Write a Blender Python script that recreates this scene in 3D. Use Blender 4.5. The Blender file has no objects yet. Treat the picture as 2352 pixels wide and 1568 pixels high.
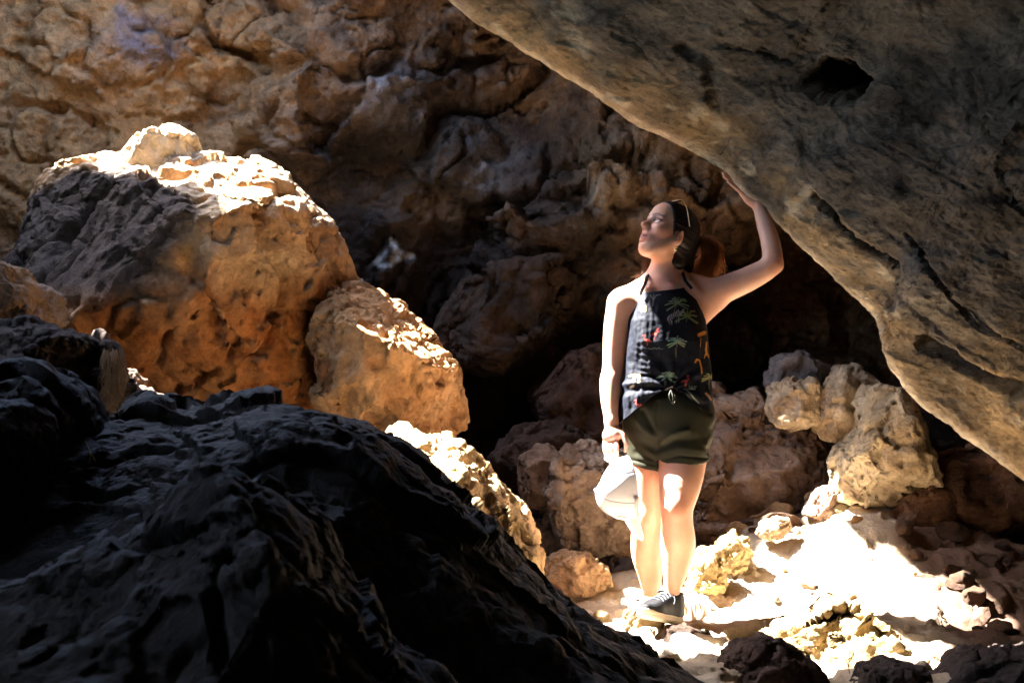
import bpy, math, random
import numpy as np
from mathutils import Vector, Matrix

sc = bpy.context.scene
COL = sc.collection
rnd = random.Random(7)

# ------------------------------------------------------------------ camera
W0, H0 = 2352.0, 1568.0                      # the photograph's own proportions, used to read off places
FL = 50.0 / 36.0 * W0
CX, CY, CZ = -0.557, -5.4, 0.80
PITCH = math.radians(3.0)
cam_d = bpy.data.cameras.new('camera')
cam = bpy.data.objects.new('camera', cam_d)
COL.objects.link(cam)
cam.location = (CX, CY, CZ)
cam.rotation_euler = (math.radians(90) + PITCH, 0, 0)
cam_d.lens = 50
cam_d.sensor_width = 36
cam_d.clip_start = 0.05
cam_d.clip_end = 200
cam_d.dof.use_dof = True
cam_d.dof.focus_distance = 5.35
cam_d.dof.aperture_fstop = 5.6
sc.camera = cam

# ------------------------------------------------------------------ daylight
SUN = np.array([-0.57, 0.12, 0.79]); SUN /= np.linalg.norm(SUN)     # towards the sun
SUN_EL = math.asin(SUN[2]); SUN_AZ = math.atan2(SUN[0], SUN[1])
world = bpy.data.worlds.new('World'); sc.world = world
world.use_nodes = True
wn = world.node_tree.nodes; wl = world.node_tree.links
bg = wn['Background']
sky = wn.new('ShaderNodeTexSky'); sky.sky_type = 'NISHITA'; sky.sun_disc = False
sky.sun_elevation = SUN_EL
sky.sun_rotation = SUN_AZ
wl.new(sky.outputs[0], bg.inputs[0])
bg.inputs[1].default_value = 0.13
sd = bpy.data.lights.new('sun', 'SUN'); so = bpy.data.objects.new('sun', sd); COL.objects.link(so)
sd.energy = 5.0; sd.angle = math.radians(0.5); sd.color = (1.0, 0.97, 0.92)
so.rotation_euler = Vector(SUN).to_track_quat('Z', 'Y').to_euler()
so.location = (-4, 2, 7)

sc.view_settings.view_transform = 'Standard'
sc.view_settings.look = 'None'
sc.view_settings.exposure = 4.6
sc.view_settings.gamma = 1.0
sc.view_settings.use_curve_mapping = False
sc.render.engine = 'CYCLES'
cy = sc.cycles
cy.max_bounces = 6; cy.diffuse_bounces = 3; cy.glossy_bounces = 2; cy.transmission_bounces = 4
cy.caustics_reflective = False; cy.caustics_refractive = False
cy.sample_clamp_indirect = 6.0
cy.use_denoising = True
try:
    cy.denoiser = 'OPENIMAGEDENOISE'
except Exception:
    pass

# ------------------------------------------------------------------ places
_c, _s = math.cos(PITCH), math.sin(PITCH)
def P(px, py, Y):
    """the point at depth Y that the photograph shows at (px, py)"""
    a = (px - W0 / 2) / FL; b = (H0 / 2 - py) / FL
    dy = _c - b * _s; dz = _s + b * _c
    t = (Y - CY) / dy
    return np.stack([CX + a * t, np.broadcast_to(Y, np.shape(CX + a * t)) + 0.0 * t, CZ + dz * t], -1)
def to_photo(V):
    x = V[:, 0] - CX; y = V[:, 1] - CY; z = V[:, 2] - CZ
    d = y * _c + z * _s; u = -y * _s + z * _c
    d = np.maximum(d, 0.05)
    return W0 / 2 + FL * x / d, H0 / 2 - FL * u / d

# ------------------------------------------------------------------ noise
def _h(ix, iy, iz, seed):
    h = (ix.astype(np.uint32) * np.uint32(0x8da6b343)) ^ (iy.astype(np.uint32) * np.uint32(0xd8163841)) ^ (iz.astype(np.uint32) * np.uint32(0xcb1ab31f))
    h = h ^ np.uint32((seed * 2654435761) & 0xffffffff)
    h ^= h >> np.uint32(15); h *= np.uint32(0x2c1b3c6d); h ^= h >> np.uint32(13); h *= np.uint32(0x297a2d39); h ^= h >> np.uint32(16)
    return h
_rg = np.random.RandomState(3)
_G = _rg.normal(size=(4096, 3)).astype(np.float32); _G /= np.linalg.norm(_G, axis=1)[:, None]
_U = _rg.rand(4096, 3).astype(np.float32)
def noise(p, seed=0):
    p = np.asarray(p, np.float32)
    f0 = np.floor(p); i = f0.astype(np.int32); f = p - f0
    u = f * f * f * (f * (f * 6 - 15) + 10)
    out = np.zeros(len(p), np.float32)
    for dx in (0, 1):
        wx = u[:, 0] if dx else 1 - u[:, 0]
        for dy in (0, 1):
            wxy = wx * (u[:, 1] if dy else 1 - u[:, 1])
            for dz in (0, 1):
                w = wxy * (u[:, 2] if dz else 1 - u[:, 2])
                g = _G[_h(i[:, 0] + dx, i[:, 1] + dy, i[:, 2] + dz, seed) & np.uint32(4095)]
                out += w * (g[:, 0] * (f[:, 0] - dx) + g[:, 1] * (f[:, 1] - dy) + g[:, 2] * (f[:, 2] - dz))
    return out * 1.4
def fbm(p, octv=4, seed=0, gain=0.5):
    a = 1.0; s = 0
    for k in range(octv):
        s = s + a * noise(p * (2.03 ** k), seed + k * 17); a *= gain
    return s
def ridge(p, octv=4, seed=0, gain=0.5):
    a = 1.0; s = 0
    for k in range(octv):
        s = s + a * (0.5 - np.abs(noise(p * (2.03 ** k), seed + k * 17)) * 1.6); a *= gain
    return s
def cells(p, seed=0):
    """fractured blocks: a tilted, offset facet for every cell, and the gap between cells"""
    p = np.asarray(p, np.float32)
    b = np.floor(p - 0.5).astype(np.int32)
    n = len(p)
    d1 = np.full(n, 9.0, np.float32); d2 = np.full(n, 9.0, np.float32); best = np.zeros(n, np.uint32)
    rel = np.zeros((n, 3), np.float32)
    for dx in (0, 1):
        for dy in (0, 1):
            for dz in (0, 1):
                ix = b[:, 0] + dx; iy = b[:, 1] + dy; iz = b[:, 2] + dz
                h = _h(ix, iy, iz, seed) & np.uint32(4095)
                c = np.stack([ix, iy, iz], 1).astype(np.float32) + 0.12 + 0.76 * _U[h]
                r = p - c
                d = np.sqrt((r * r).sum(1))
                m = d < d1
                d2 = np.where(m, d1, np.minimum(d2, d)); d1 = np.where(m, d, d1)
                best = np.where(m, h, best); rel[m] = r[m]
    g = _G[(best * np.uint32(7) + np.uint32(11)) & np.uint32(4095)]
    off = _U[(best * np.uint32(3) + np.uint32(5)) & np.uint32(4095)][:, 0] - 0.5
    return (g * rel).sum(1), off, d2 - d1
def warp(p, f, a, seed):
    return p + a * np.stack([noise(p * f + 7.3 * k, seed + k) for k in range(3)], 1)
def sstep(a, b, x):
    t = np.clip((x - a) / (b - a), 0, 1); return t * t * (3 - 2 * t)

# ------------------------------------------------------------------ meshes
def vnormals(V, F):
    a = V[F[:, 2]] - V[F[:, 0]]; b = V[F[:, 3]] - V[F[:, 1]]
    n = np.cross(a, b)
    N = np.zeros_like(V)
    for k in range(4):
        for c in range(3):
            N[:, c] += np.bincount(F[:, k], n[:, c], len(V))
    return N / np.maximum(np.linalg.norm(N, axis=1), 1e-12)[:, None]
def mesh(name, V, F, col=None, smooth=True, uv=None):
    V = np.ascontiguousarray(V, np.float32)
    m = bpy.data.meshes.new(name)
    F = np.ascontiguousarray(F, np.int32)
    k = F.shape[1]
    m.vertices.add(len(V)); m.vertices.foreach_set('co', V.ravel())
    m.loops.add(F.size); m.loops.foreach_set('vertex_index', F.ravel())
    m.polygons.add(len(F)); m.polygons.foreach_set('loop_start', np.arange(0, F.size, k, dtype=np.int32))
    m.polygons.foreach_set('use_smooth', np.full(len(F), smooth))
    m.update(calc_edges=True)
    if col is not None:
        at = m.attributes.new('col', 'FLOAT_COLOR', 'POINT')
        c4 = np.ones((len(V), 4), np.float32); c4[:, :3] = col
        at.data.foreach_set('color', c4.ravel())
    return m
def obj(name, m, mat=None, parent=None, label=None, cat=None, group=None, kind=None):
    o = bpy.data.objects.new(name, m); COL.objects.link(o)
    if mat is not None and m is not None and not m.materials: m.materials.append(mat)
    if parent is not None: o.parent = parent
    if label: o['label'] = label
    if cat: o['category'] = cat
    if group: o['group'] = group
    if kind: o['kind'] = kind
    return o
def grid_faces(nu, nv, closed_u=False):
    i = np.arange(nu if closed_u else nu - 1); j = np.arange(nv - 1)
    I, J = np.meshgrid(i, j, indexing='ij')
    I2 = (I + 1) % nu
    return np.stack([I * nv + J, I2 * nv + J, I2 * nv + J + 1, I * nv + J + 1], -1).reshape(-1, 4)
def join(parts):
    Vs, Fs, o = [], [], 0
    for V, F in parts:
        Vs.append(V); Fs.append(F + o); o += len(V)
    return np.concatenate(Vs), np.concatenate(Fs)
def rows(pts, s):
    """smooth curve through rows of numbers, at parameters s in 0..1 (by index)"""
    pts = np.asarray(pts, float); n = len(pts)
    x = np.clip(s, 0, 1) * (n - 1); i = np.clip(np.floor(x).astype(int), 0, n - 2); f = (x - i)[:, None]
    p0 = pts[np.maximum(i - 1, 0)]; p1 = pts[i]; p2 = pts[i + 1]; p3 = pts[np.minimum(i + 2, n - 1)]
    return 0.5 * ((2 * p1) + (p2 - p0) * f + (2 * p0 - 5 * p1 + 4 * p2 - p3) * f ** 2 + (3 * p1 - p0 - 3 * p2 + p3) * f ** 3)

# ------------------------------------------------------------------ materials
def nodes(name):
    m = bpy.data.materials.new(name); m.use_nodes = True
    nt = m.node_tree; b = nt.nodes['Principled BSDF']
    return m, nt, b
def rock_mat(name, rough=0.9, spec=0.25, bump=0.5, grain=60.0, vary=0.35, dist=0.01, stretch=None):
    m, nt, b = nodes(name)
    N = nt.nodes.new; L = nt.links.new
    at = N('ShaderNodeAttribute'); at.attribute_name = 'col'
    tc = N('ShaderNodeTexCoord'); vec = tc.outputs['Object']
    if stretch:
        mp = N('ShaderNodeMapping'); mp.inputs['Rotation'].default_value = stretch[0]; mp.inputs['Scale'].default_value = stretch[1]
        L(vec, mp.inputs['Vector']); vec = mp.outputs[0]
    n1 = N('ShaderNodeTexNoise'); n1.inputs['Scale'].default_value = grain; n1.inputs['Detail'].default_value = 6; n1.inputs['Roughness'].default_value = 0.7
    n2 = N('ShaderNodeTexNoise'); n2.inputs['Scale'].default_value = grain * 0.22; n2.inputs['Detail'].default_value = 5; n2.inputs['Roughness'].default_value = 0.65
    L(vec, n1.inputs['Vector']); L(vec, n2.inputs['Vector'])
    ad = N('ShaderNodeMath'); ad.operation = 'ADD'; L(n1.outputs['Fac'], ad.inputs[0]); L(n2.outputs['Fac'], ad.inputs[1])
    mr = N('ShaderNodeMapRange'); L(ad.outputs[0], mr.inputs['Value'])
    mr.inputs['From Min'].default_value = 0.6; mr.inputs['From Max'].default_value = 1.4
    mr.inputs['To Min'].default_value = 1 - vary; mr.inputs['To Max'].default_value = 1 + vary
    mx = N('ShaderNodeVectorMath'); mx.operation = 'SCALE'; L(at.outputs['Color'], mx.inputs[0]); L(mr.outputs[0], mx.inputs['Scale'])
    L(mx.outputs[0], b.inputs['Base Color'])
    b.inputs['Roughness'].default_value = rough
    b.inputs['Specular IOR Level'].default_value = spec
    vo = N('ShaderNodeTexVoronoi'); vo.inputs['Scale'].default_value = grain * 0.45; L(vec, vo.inputs['Vector'])
    a2 = N('ShaderNodeMath'); a2.operation = 'MULTIPLY_ADD'; L(vo.outputs['Distance'], a2.inputs[0]); a2.inputs[1].default_value = 0.5; L(ad.outputs[0], a2.inputs[2])
    bp = N('ShaderNodeBump'); bp.inputs['Strength'].default_value = bump; bp.inputs['Distance'].default_value = dist
    L(a2.outputs[0], bp.inputs['Height']); L(bp.outputs[0], b.inputs['Normal'])
    return m
M_WALL = rock_mat('wall_rock', 0.92, 0.2, 1.0, 32, 0.65, 0.03)
M_TAN = rock_mat('tan_rock', 0.92, 0.2, 1.0, 50, 0.5, 0.018)
M_SLAB = rock_mat('slab_rock', 0.9, 0.2, 1.0, 52, 0.65, 0.018, ((0.0, 0.6, 0.35), (0.6, 1.0, 1.0)))
M_LAVA = rock_mat('lava_rock', 0.68, 0.3, 0.9, 85, 0.5, 0.012)
M_SOIL = rock_mat('soil', 0.95, 0.15, 0.7, 80, 0.3, 0.01)

def pal(V, cols, f=1.5, seed=0, octv=4, spread=1.25):
    """mineral colour: cols blended by broad noise"""
    t = np.clip(fbm(V * f, octv, seed, 0.6) * spread * 0.5 + 0.5, 0, 1) * (len(cols) - 1)
    i = np.clip(t.astype(int), 0, len(cols) - 2); k = (t - i)[:, None]
    k = k * k * (3 - 2 * k)
    c = np.asarray(cols, np.float32)
    return c[i] * (1 - k) + c[i + 1] * k
def mixc(col, c, m):
    return col * (1 - m[:, None]) + np.asarray(c, np.float32) * m[:, None]
def seg_d(x, y, pts):
    d = np.full(len(x), 1e9)
    for (ax, ay), (bx, by) in zip(pts[:-1], pts[1:]):
        vx, vy = bx - ax, by - ay
        t = np.clip(((x - ax) * vx + (y - ay) * vy) / (vx * vx + vy * vy + 1e-9), 0, 1)
        d = np.minimum(d, np.hypot(x - ax - t * vx, y - ay - t * vy))
    return d

def rockify(V, F, layers, seed=0, keep=None, along=None, fixed=None):
    """push the surface in and out along its normals, coarse layers first"""
    N = vnormals(V, F) if fixed is None else fixed; Q = V.copy()
    if along is not None:
        along = along / np.linalg.norm(along); Q = Q - 0.25 * (Q @ along)[:, None] * along[None]
    for li, L in enumerate(layers):
        kind, f, a = L[:3]
        if kind == 'cells':
            q = warp(Q * f, 1.3, 0.35, seed + li * 31)
            g, off, e = cells(q, seed + li * 31 + 5)
            d = a * (g * L[3] + off * L[4]) - a * L[5] * (1 - sstep(0.0, 0.16, e))
        elif kind == 'fbm':
            d = a * fbm(Q * f, L[3], seed + li * 31, L[4] if len(L) > 4 else 0.42)
        elif kind == 'ridge':
            d = a * ridge(warp(Q * f, 1.0, 0.3, seed + li * 31 + 9), L[3], seed + li * 31, 0.4)
        elif kind == 'pits':
            n = noise(Q * f, seed + li * 31)
            d = -a * sstep(0.28, 0.55, n)
        elif kind == 'crack':
            n = noise(warp(Q * f, 1.5, 0.25, seed + li * 31 + 3), seed + li * 31)
            d = -a * np.exp(-(n / L[3]) ** 2) * sstep(-0.25, 0.25, noise(Q * f * 0.7 + 9, seed + li * 31 + 1))
        elif kind == 'lumps':
            g, off, e = cells(warp(Q * f, 1.1, 0.3, seed + li * 31), seed + li * 31 + 5)
            d = a * (np.sqrt(np.clip(e, 0, 0.6)) - 0.4)
        if keep is not None: d = d * keep
        V = V + N * d[:, None]
        if fixed is None and a * f > 0.12 and li < len(layers) - 1: N = vnormals(V, F)
    return V

def cube_sphere(n):
    """welded cube-sphere directions; the -Y face (towards the camera) is spread wider"""
    key, out, fs, base = [], [], [], 0
    g = np.arange(n + 1) * 2 - n
    A, B = np.meshgrid(g, g, indexing='ij'); A = A.ravel(); B = B.ravel(); C = np.full_like(A, n)
    for k, (s, ax) in enumerate([(-1, 1), (1, 1), (-1, 0), (1, 0), (-1, 2), (1, 2)]):
        v = np.zeros((len(A), 3), np.int64)
        o = [i for i in range(3) if i != ax]
        v[:, ax] = s * C; v[:, o[0]] = A; v[:, o[1]] = B
        f = grid_faces(n + 1, n + 1) + base
        e = np.zeros(3); e[ax] = s
        t = v[f[0] - base]
        if np.dot(np.cross(t[1] - t[0], t[2] - t[0]), e) < 0: f = f[:, ::-1]
        fs.append(f); out.append(v); base += len(v)
    v = np.concatenate(out); f = np.concatenate(fs)
    k = (v[:, 0] + n) * 4000003 + (v[:, 1] + n) * 2003 + (v[:, 2] + n)
    _, idx, inv = np.unique(k, return_index=True, return_inverse=True)
    v = v[idx] / n; f = inv.reshape(-1)[f]
    d = np.tan(v * 0.72) / math.tan(0.72)
    d[:, 1] *= 0.62
    return d / np.linalg.norm(d, axis=1)[:, None], f
_CS = {}
def boulder(outline, Y, front, back, n=60, centre=None, box=0.8, cuts=(), layers=(), seed=1, pre=0.0, facets=0, bite=(0.80, 0.97)):
    """a rounded block: its outline at depth Y, its bulk in front and behind; cuts are flat faces"""
    if n not in _CS: _CS[n] = cube_sphere(n)
    D, F = _CS[n]
    o = np.asarray(outline, float)
    if centre is None: centre = (0.5 * (o[:, 0].min() + o[:, 0].max()), 0.5 * (o[:, 1].min() + o[:, 1].max()))
    W = P(o[:, 0], o[:, 1], Y); c = P(np.array([centre[0]]), np.array([centre[1]]), Y)[0]
    a = W[:, [0, 2]] - c[[0, 2]]
    th = np.linspace(-math.pi, math.pi, 1441)[:-1]
    r = np.zeros(1440); dx, dz = np.cos(th), np.sin(th)
    for p, q in zip(a, np.roll(a, -1, 0)):
        e = q - p; den = dx * e[1] - dz * e[0]
        with np.errstate(all='ignore'):
            t = (p[0] * e[1] - p[1] * e[0]) / den; s = (p[0] * dz - p[1] * dx) / den
        ok = (t > 0) & (s >= -1e-6) & (s <= 1 + 1e-6) & np.isfinite(t)
        r = np.where(ok, np.maximum(r, t), r)
    k = np.hanning(13); k /= k.sum()
    r = np.convolve(np.concatenate([r[-6:], r, r[:6]]), k, 'valid')
    rho = np.hypot(D[:, 0], D[:, 2]); ang = np.arctan2(D[:, 2], D[:, 0])
    R = np.interp(ang, np.append(th, math.pi), np.append(r, r[0]))
    m = rho ** box; dep = np.abs(D[:, 1]) ** box * np.where(D[:, 1] < 0, front, back)
    V = np.stack([c[0] + R * m * D[:, 0] / np.maximum(rho, 1e-9),
                  c[1] + np.sign(D[:, 1]) * dep,
                  c[2] + R * m * D[:, 2] / np.maximum(rho, 1e-9)], 1)
    if pre:
        V = V + vnormals(V, F) * (pre * fbm(V * 2.0, 3, seed + 400))[:, None]
    for (pt, nn) in cuts:
        nn = np.asarray(nn, float); nn /= np.linalg.norm(nn)
        s = (V - np.asarray(pt)) @ nn
        V = V - nn[None] * (np.where(s > 0, s * 0.96, 0))[:, None]
    if facets:
        rs = np.random.RandomState(seed + 900); m0 = V.mean(0)
        for k in range(facets):
            nn = rs.normal(size=3); nn[1] = -abs(nn[1]) * 1.2 if k % 4 else nn[1]; nn /= np.linalg.norm(nn)
            s = (V - m0) @ nn; top = s.max() * rs.uniform(*bite)
            V = V - nn[None] * (np.where(s > top, (s - top) * 0.93, 0))[:, None]
    if layers: V = rockify(V, F, layers, seed)
    return V, F
# ------------------------------------------------------------------ the cave itself
def shepard(px, py, pts, sig):
    pts = np.asarray(pts, float); num = 0; den = 0
    for q in pts:
        w = np.exp(-((px - q[0]) ** 2 + (py - q[1]) ** 2) / (2 * sig * sig)) + 1e-9
        num = num + w * q[2]; den = den + w
    return num / den

# back wall, leaning over to become the roof
nu, nv = 530, 390
U, Vv = np.meshgrid(np.linspace(-420, 2750, nu), np.linspace(-560, 1500, nv), indexing='ij')
px, py = U.ravel(), Vv.ravel()
wall_pts = [(-400,-500,2.5),(-300,0,2.3),(0,-500,2.6),(0,0,2.45),(200,100,2.3),(500,-500,2.75),(500,0,2.45),(800,120,2.35),(1000,-500,2.75),(1000,-60,2.3),(1400,-500,2.75),
 (1400,60,2.6),(-300,500,2.6),(0,350,2.45),(0,600,2.6),(300,250,2.5),(500,300,2.6),(700,300,2.35),(850,200,2.2),(850,380,2.75),(960,130,2.55),(1080,250,2.75),(1100,380,2.5),
 (1200,270,2.85),(1300,240,2.75),(1320,350,2.4),(1500,330,2.4),(1600,450,2.45),(900,470,2.35),(1000,420,2.3),(700,520,2.6),(800,640,2.5),(960,580,2.4),(1055,540,2.9),(1065,640,3.0),
 (1180,520,2.2),(1250,500,2.2),(1380,470,2.2),(1300,600,2.7),(1230,700,2.4),(1150,780,2.5),(1000,760,2.6),(1000,900,3.3),(1130,930,3.8),(1190,860,3.6),(1320,740,2.7),(1330,900,2.9),(1450,650,2.3),
 (1600,600,2.6),(1650,750,3.1),(1800,700,3.5),(1950,750,3.6),(1700,850,3.2),(2000,850,3.2),(2300,800,3.2),(2700,600,2.8),(2300,300,2.6),(1700,300,2.6),(1100,1100,3.4),(1300,1100,2.9),
 (1600,1100,2.8),(2000,1100,2.6),(2300,1100,3.0),(2700,1400,2.6),(600,900,2.8),(200,900,2.8),(-300,1200,2.8),(1200,1400,2.8),(2000,1400,2.8),(1000,1400,2.8)]
Yw = shepard(px, py, wall_pts, 85.0)
V = P(px, py, Yw); F = grid_faces(nu, nv)[:, ::-1]
if vnormals(V, F)[len(V) // 2][1] > 0: F = F[:, ::-1]
top_light = 1
calm = 1 - 0.6 * sstep(0, 250, 620 - px) * sstep(0, 200, 700 - py)
N0 = vnormals(V, F); N0 = N0 * 0.5 + np.array([0.0, -0.5, 0.0]); N0 /= np.linalg.norm(N0, axis=1)[:, None]
V = rockify(V, F, [('cells', 1.4, 0.22, 1.0, 0.5, 0.0), ('crack', 1.3, 0.16, 0.05), ('fbm', 2.0, 0.06, 3)], 11, calm, None, N0)
N1 = vnormals(V, F) * 0.4 + N0; N1 /= np.linalg.norm(N1, axis=1)[:, None]
V = rockify(V, F, [('cells', 3.2, 0.050, 1.0, 0.5, 0.0), ('crack', 3.0, 0.07, 0.05), ('fbm', 5.0, 0.030, 5, 0.52), ('cells', 8.0, 0.022, 1.0, 0.8, 0.0), ('crack', 7.0, 0.028, 0.06), ('cells', 18.0, 0.010, 1.0, 0.8, 0.0), ('ridge', 20.0, 0.009, 4), ('pits', 7.0, 0.035), ('pits', 22.0, 0.016)], 12, None, None, N1)
wx, wy = to_photo(V)
tanw = pal(V, [(0.06,0.036,0.024),(0.15,0.085,0.048),(0.24,0.14,0.075),(0.19,0.12,0.08),(0.12,0.085,0.068)], 1.9, 5)
n1 = fbm(V * 1.6 + 3, 4, 77)
col = tanw
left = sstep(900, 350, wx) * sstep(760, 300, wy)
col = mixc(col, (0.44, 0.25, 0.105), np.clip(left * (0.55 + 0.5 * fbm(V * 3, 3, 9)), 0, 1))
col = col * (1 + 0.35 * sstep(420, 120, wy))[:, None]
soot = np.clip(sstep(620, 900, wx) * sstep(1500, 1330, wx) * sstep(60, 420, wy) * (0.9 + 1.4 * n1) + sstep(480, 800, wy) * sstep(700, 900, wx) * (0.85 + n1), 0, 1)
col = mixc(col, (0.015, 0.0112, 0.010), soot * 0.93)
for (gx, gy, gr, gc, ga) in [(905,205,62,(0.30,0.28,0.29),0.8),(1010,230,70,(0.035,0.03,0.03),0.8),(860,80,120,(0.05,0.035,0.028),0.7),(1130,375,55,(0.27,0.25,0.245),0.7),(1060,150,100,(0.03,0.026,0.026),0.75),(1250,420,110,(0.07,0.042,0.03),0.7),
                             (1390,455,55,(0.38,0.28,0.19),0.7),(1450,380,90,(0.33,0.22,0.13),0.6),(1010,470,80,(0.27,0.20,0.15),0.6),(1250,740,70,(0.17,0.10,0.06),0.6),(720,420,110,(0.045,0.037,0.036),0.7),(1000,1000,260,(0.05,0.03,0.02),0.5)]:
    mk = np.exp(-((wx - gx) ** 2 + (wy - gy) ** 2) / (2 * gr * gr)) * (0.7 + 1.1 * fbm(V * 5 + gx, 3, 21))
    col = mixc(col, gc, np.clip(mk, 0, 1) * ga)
# old violet-grey wash and a white painted scribble on the rock
pv = np.exp(-(((wx - 330) / 95) ** 2 + ((wy - 95) / 62) ** 2) ** 2) + 0.6 * np.exp(-(((wx - 275) / 22) ** 2 + ((wy - 20) / 45) ** 2))
col = mixc(col, (0.20, 0.185, 0.23), np.clip(pv * (0.55 + 1.2 * fbm(V * 7, 3, 33)), 0, 0.8))
jx = wx + 3.0 * noise(V * 30, 3); jy = wy + 3.0 * noise(V * 30, 4)
dg = np.minimum(seg_d(jx, jy, [(866,600),(880,578),(896,553),(912,566),(909,588),(896,608),(874,606)]), np.minimum(seg_d(jx, jy, [(912,586),(926,576),(921,590)]), seg_d(jx, jy, [(930,590),(946,588)])))
col = mixc(col, (0.55, 0.52, 0.49), sstep(10.5, 4.5, dg) * np.clip(0.75 + 0.6 * noise(V * 35, 8), 0.2, 0.95))
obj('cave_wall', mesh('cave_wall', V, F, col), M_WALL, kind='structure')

# rock floor and the scree slope under the slab
gx_ = np.concatenate([np.linspace(-4.8, -1.3, 36)[:-1], np.linspace(-1.3, 2.1, 235), np.linspace(2.1, 4.6, 26)[1:]])
gy_ = np.concatenate([np.linspace(-7.6, -1.9, 40)[:-1], np.linspace(-1.9, 2.4, 240), np.linspace(2.4, 4.4, 14)[1:]])
GX, GY = np.meshgrid(gx_, gy_, indexing='ij')
floor_px = [(1510,1445,0.0),(1280,1388,0.55),(1310,1440,0.1),(1420,1378,0.7),(1400,1470,-0.15),(1600,1400,0.35),(1640,1330,0.7),(1700,1330,0.75),(1800,1245,1.1),(1930,1152,1.4),(2070,1165,1.3),(2200,1265,0.75),(2265,1450,-0.1),(2300,1330,0.5),(2250,1540,-0.5),(1900,1420,0.0),
            (1900,1560,-0.8),(1700,1500,-0.4),(2100,1340,0.4),(2400,1260,0.9),(2500,1400,0.2),(2500,1560,-0.6),(1300,1345,1.3),(1450,1350,1.3),(1300,1310,2.0),(1600,1240,1.9),(2050,1120,1.9),(2300,1180,1.5),(1960,1138,1.28),(2060,1112,1.22),(2150,1118,1.12),(2120,1180,0.95)]
fp = np.array([P(*q) for q in floor_px])
fc = np.concatenate([fp, [[-1.5,0.5,0.0],[-2.5,0,0.1],[-3.5,1,0.3],[-3,-2,-0.1],[-1.5,-2,-0.25],[0,-2.2,-0.35],[1.2,-2.2,-0.35],[2.6,-1.5,0.1],[3,0.5,0.6],[2.8,2.2,0.9],[0,3,0.2],[-2,3,0.3],[-2,-5,-0.7],[0,-5,-0.8],[2,-5,-0.7],[-4,-5,-0.3],[4,-4,-0.2],[0,-7,-0.8]]])
def floor_base(x, y):
    num = 0; den = 0
    for q in fc:
        w = 1.0 / (((x - q[0]) ** 2 + (y - q[1]) ** 2) + 0.012) ** 1.6
        num = num + w * q[2]; den = den + w
    return num / den
V = np.stack([GX.ravel(), GY.ravel(), floor_base(GX.ravel(), GY.ravel())], 1)
F = grid_faces(len(gx_), len(gy_))
V = rockify(V, F, [('fbm', 1.6, 0.04, 3), ('cells', 3.0, 0.045, 1.0, 0.6, 0.0), ('fbm', 6.0, 0.012, 4), ('cells', 8.0, 0.015, 1.0, 0.8, 0.0), ('cells', 18.0, 0.007, 1.0, 0.8, 0.0), ('ridge', 26.0, 0.004, 4)], 41)
FLOOR_V = V.copy()
fx, fy = to_photo(V)
col = pal(V, [(0.36,0.27,0.18),(0.42,0.33,0.23),(0.47,0.38,0.28),(0.39,0.30,0.20)], 2.2, 52)
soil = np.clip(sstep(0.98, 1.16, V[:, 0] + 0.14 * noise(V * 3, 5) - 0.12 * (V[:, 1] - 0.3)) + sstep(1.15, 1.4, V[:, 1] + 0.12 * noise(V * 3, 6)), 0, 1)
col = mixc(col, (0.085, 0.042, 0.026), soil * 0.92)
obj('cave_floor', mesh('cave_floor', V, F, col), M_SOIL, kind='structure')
_ix = lambda v: int(np.argmin(np.abs(gx_ - v))); _iy = lambda v: int(np.argmin(np.abs(gy_ - v)))
def floor_z(x, y):
    return float(FLOOR_V[_ix(x) * len(gy_) + _iy(y), 2])

# the roof with a skylight cut to shape the sunbeam, and the walls round the back of the camera
def q_of(p):
    p = np.asarray(p, float); return p[..., :2] - SUN[:2] / SUN[2] * p[..., 2:3]
RZ = 3.75
hole = np.array([(-1.42,0.62),(-0.95,0.44),(-0.72,0.25),(-0.66,-0.02),(-0.95,-0.14),(-1.35,-0.22),(-1.40,-0.68),(-0.7,-0.80),(-0.2,-0.70),(0.1,-0.52),(0.75,-0.62),(1.25,-0.85),(1.40,-0.2),(1.28,0.3),(1.19,0.6),(1.19,0.9),(1.33,1.12),(1.25,1.36),(1.0,1.3),(0.78,1.22),(0.55,1.12),(0.36,0.82),(0.2,0.57),(-0.1,0.65),(-0.35,0.95),(-0.9,1.15),(-1.4,1.05)])  # outline shaped for the wanted sunlit areas and bounce from hidden ground
hole = hole + SUN[:2] / SUN[2] * RZ
gx2 = np.linspace(-6.2, 5.2, 190); gy2 = np.linspace(-8.6, 5.2, 210)
GX, GY = np.meshgrid(gx2, gy2, indexing='ij')
RV = np.stack([GX.ravel(), GY.ravel(), np.full(GX.size, RZ)], 1)
F = grid_faces(len(gx2), len(gy2))[:, ::-1]
rx = RV[:, 0] + 0.10 * noise(RV * 2.3, 61) + 0.05 * noise(RV * 7, 62); ry = RV[:, 1] + 0.10 * noise(RV * 2.3, 63) + 0.05 * noise(RV * 7, 64)
ins = np.zeros(len(RV), bool)
for (ax, ay), (bx, by) in zip(hole, np.roll(hole, -1, 0)):
    cr = ((ay > ry) != (by > ry)) & (rx < (bx - ax) * (ry - ay) / (by - ay + 1e-12) + ax)
    ins ^= cr
F = F[~ins[F].any(1)]
used = np.unique(F); rm = np.full(len(RV), -1); rm[used] = np.arange(len(used)); RV = RV[used]; F = rm[F]
z = 0.18 * fbm(RV * 0.9, 3, 71) + 0.05 * ridge(RV * 3, 3, 72)
RV[:, 2] += z
obj('cave_roof', mesh('cave_roof', RV, F, pal(RV, [(0.10,0.07,0.05),(0.2,0.13,0.08),(0.26,0.17,0.1)], 1.2, 73)), M_WALL, kind='structure')
mo = bpy.data.objects['cave_roof'].modifiers.new('thickness', 'SOLIDIFY'); mo.thickness = 0.22; mo.offset = -1
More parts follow.
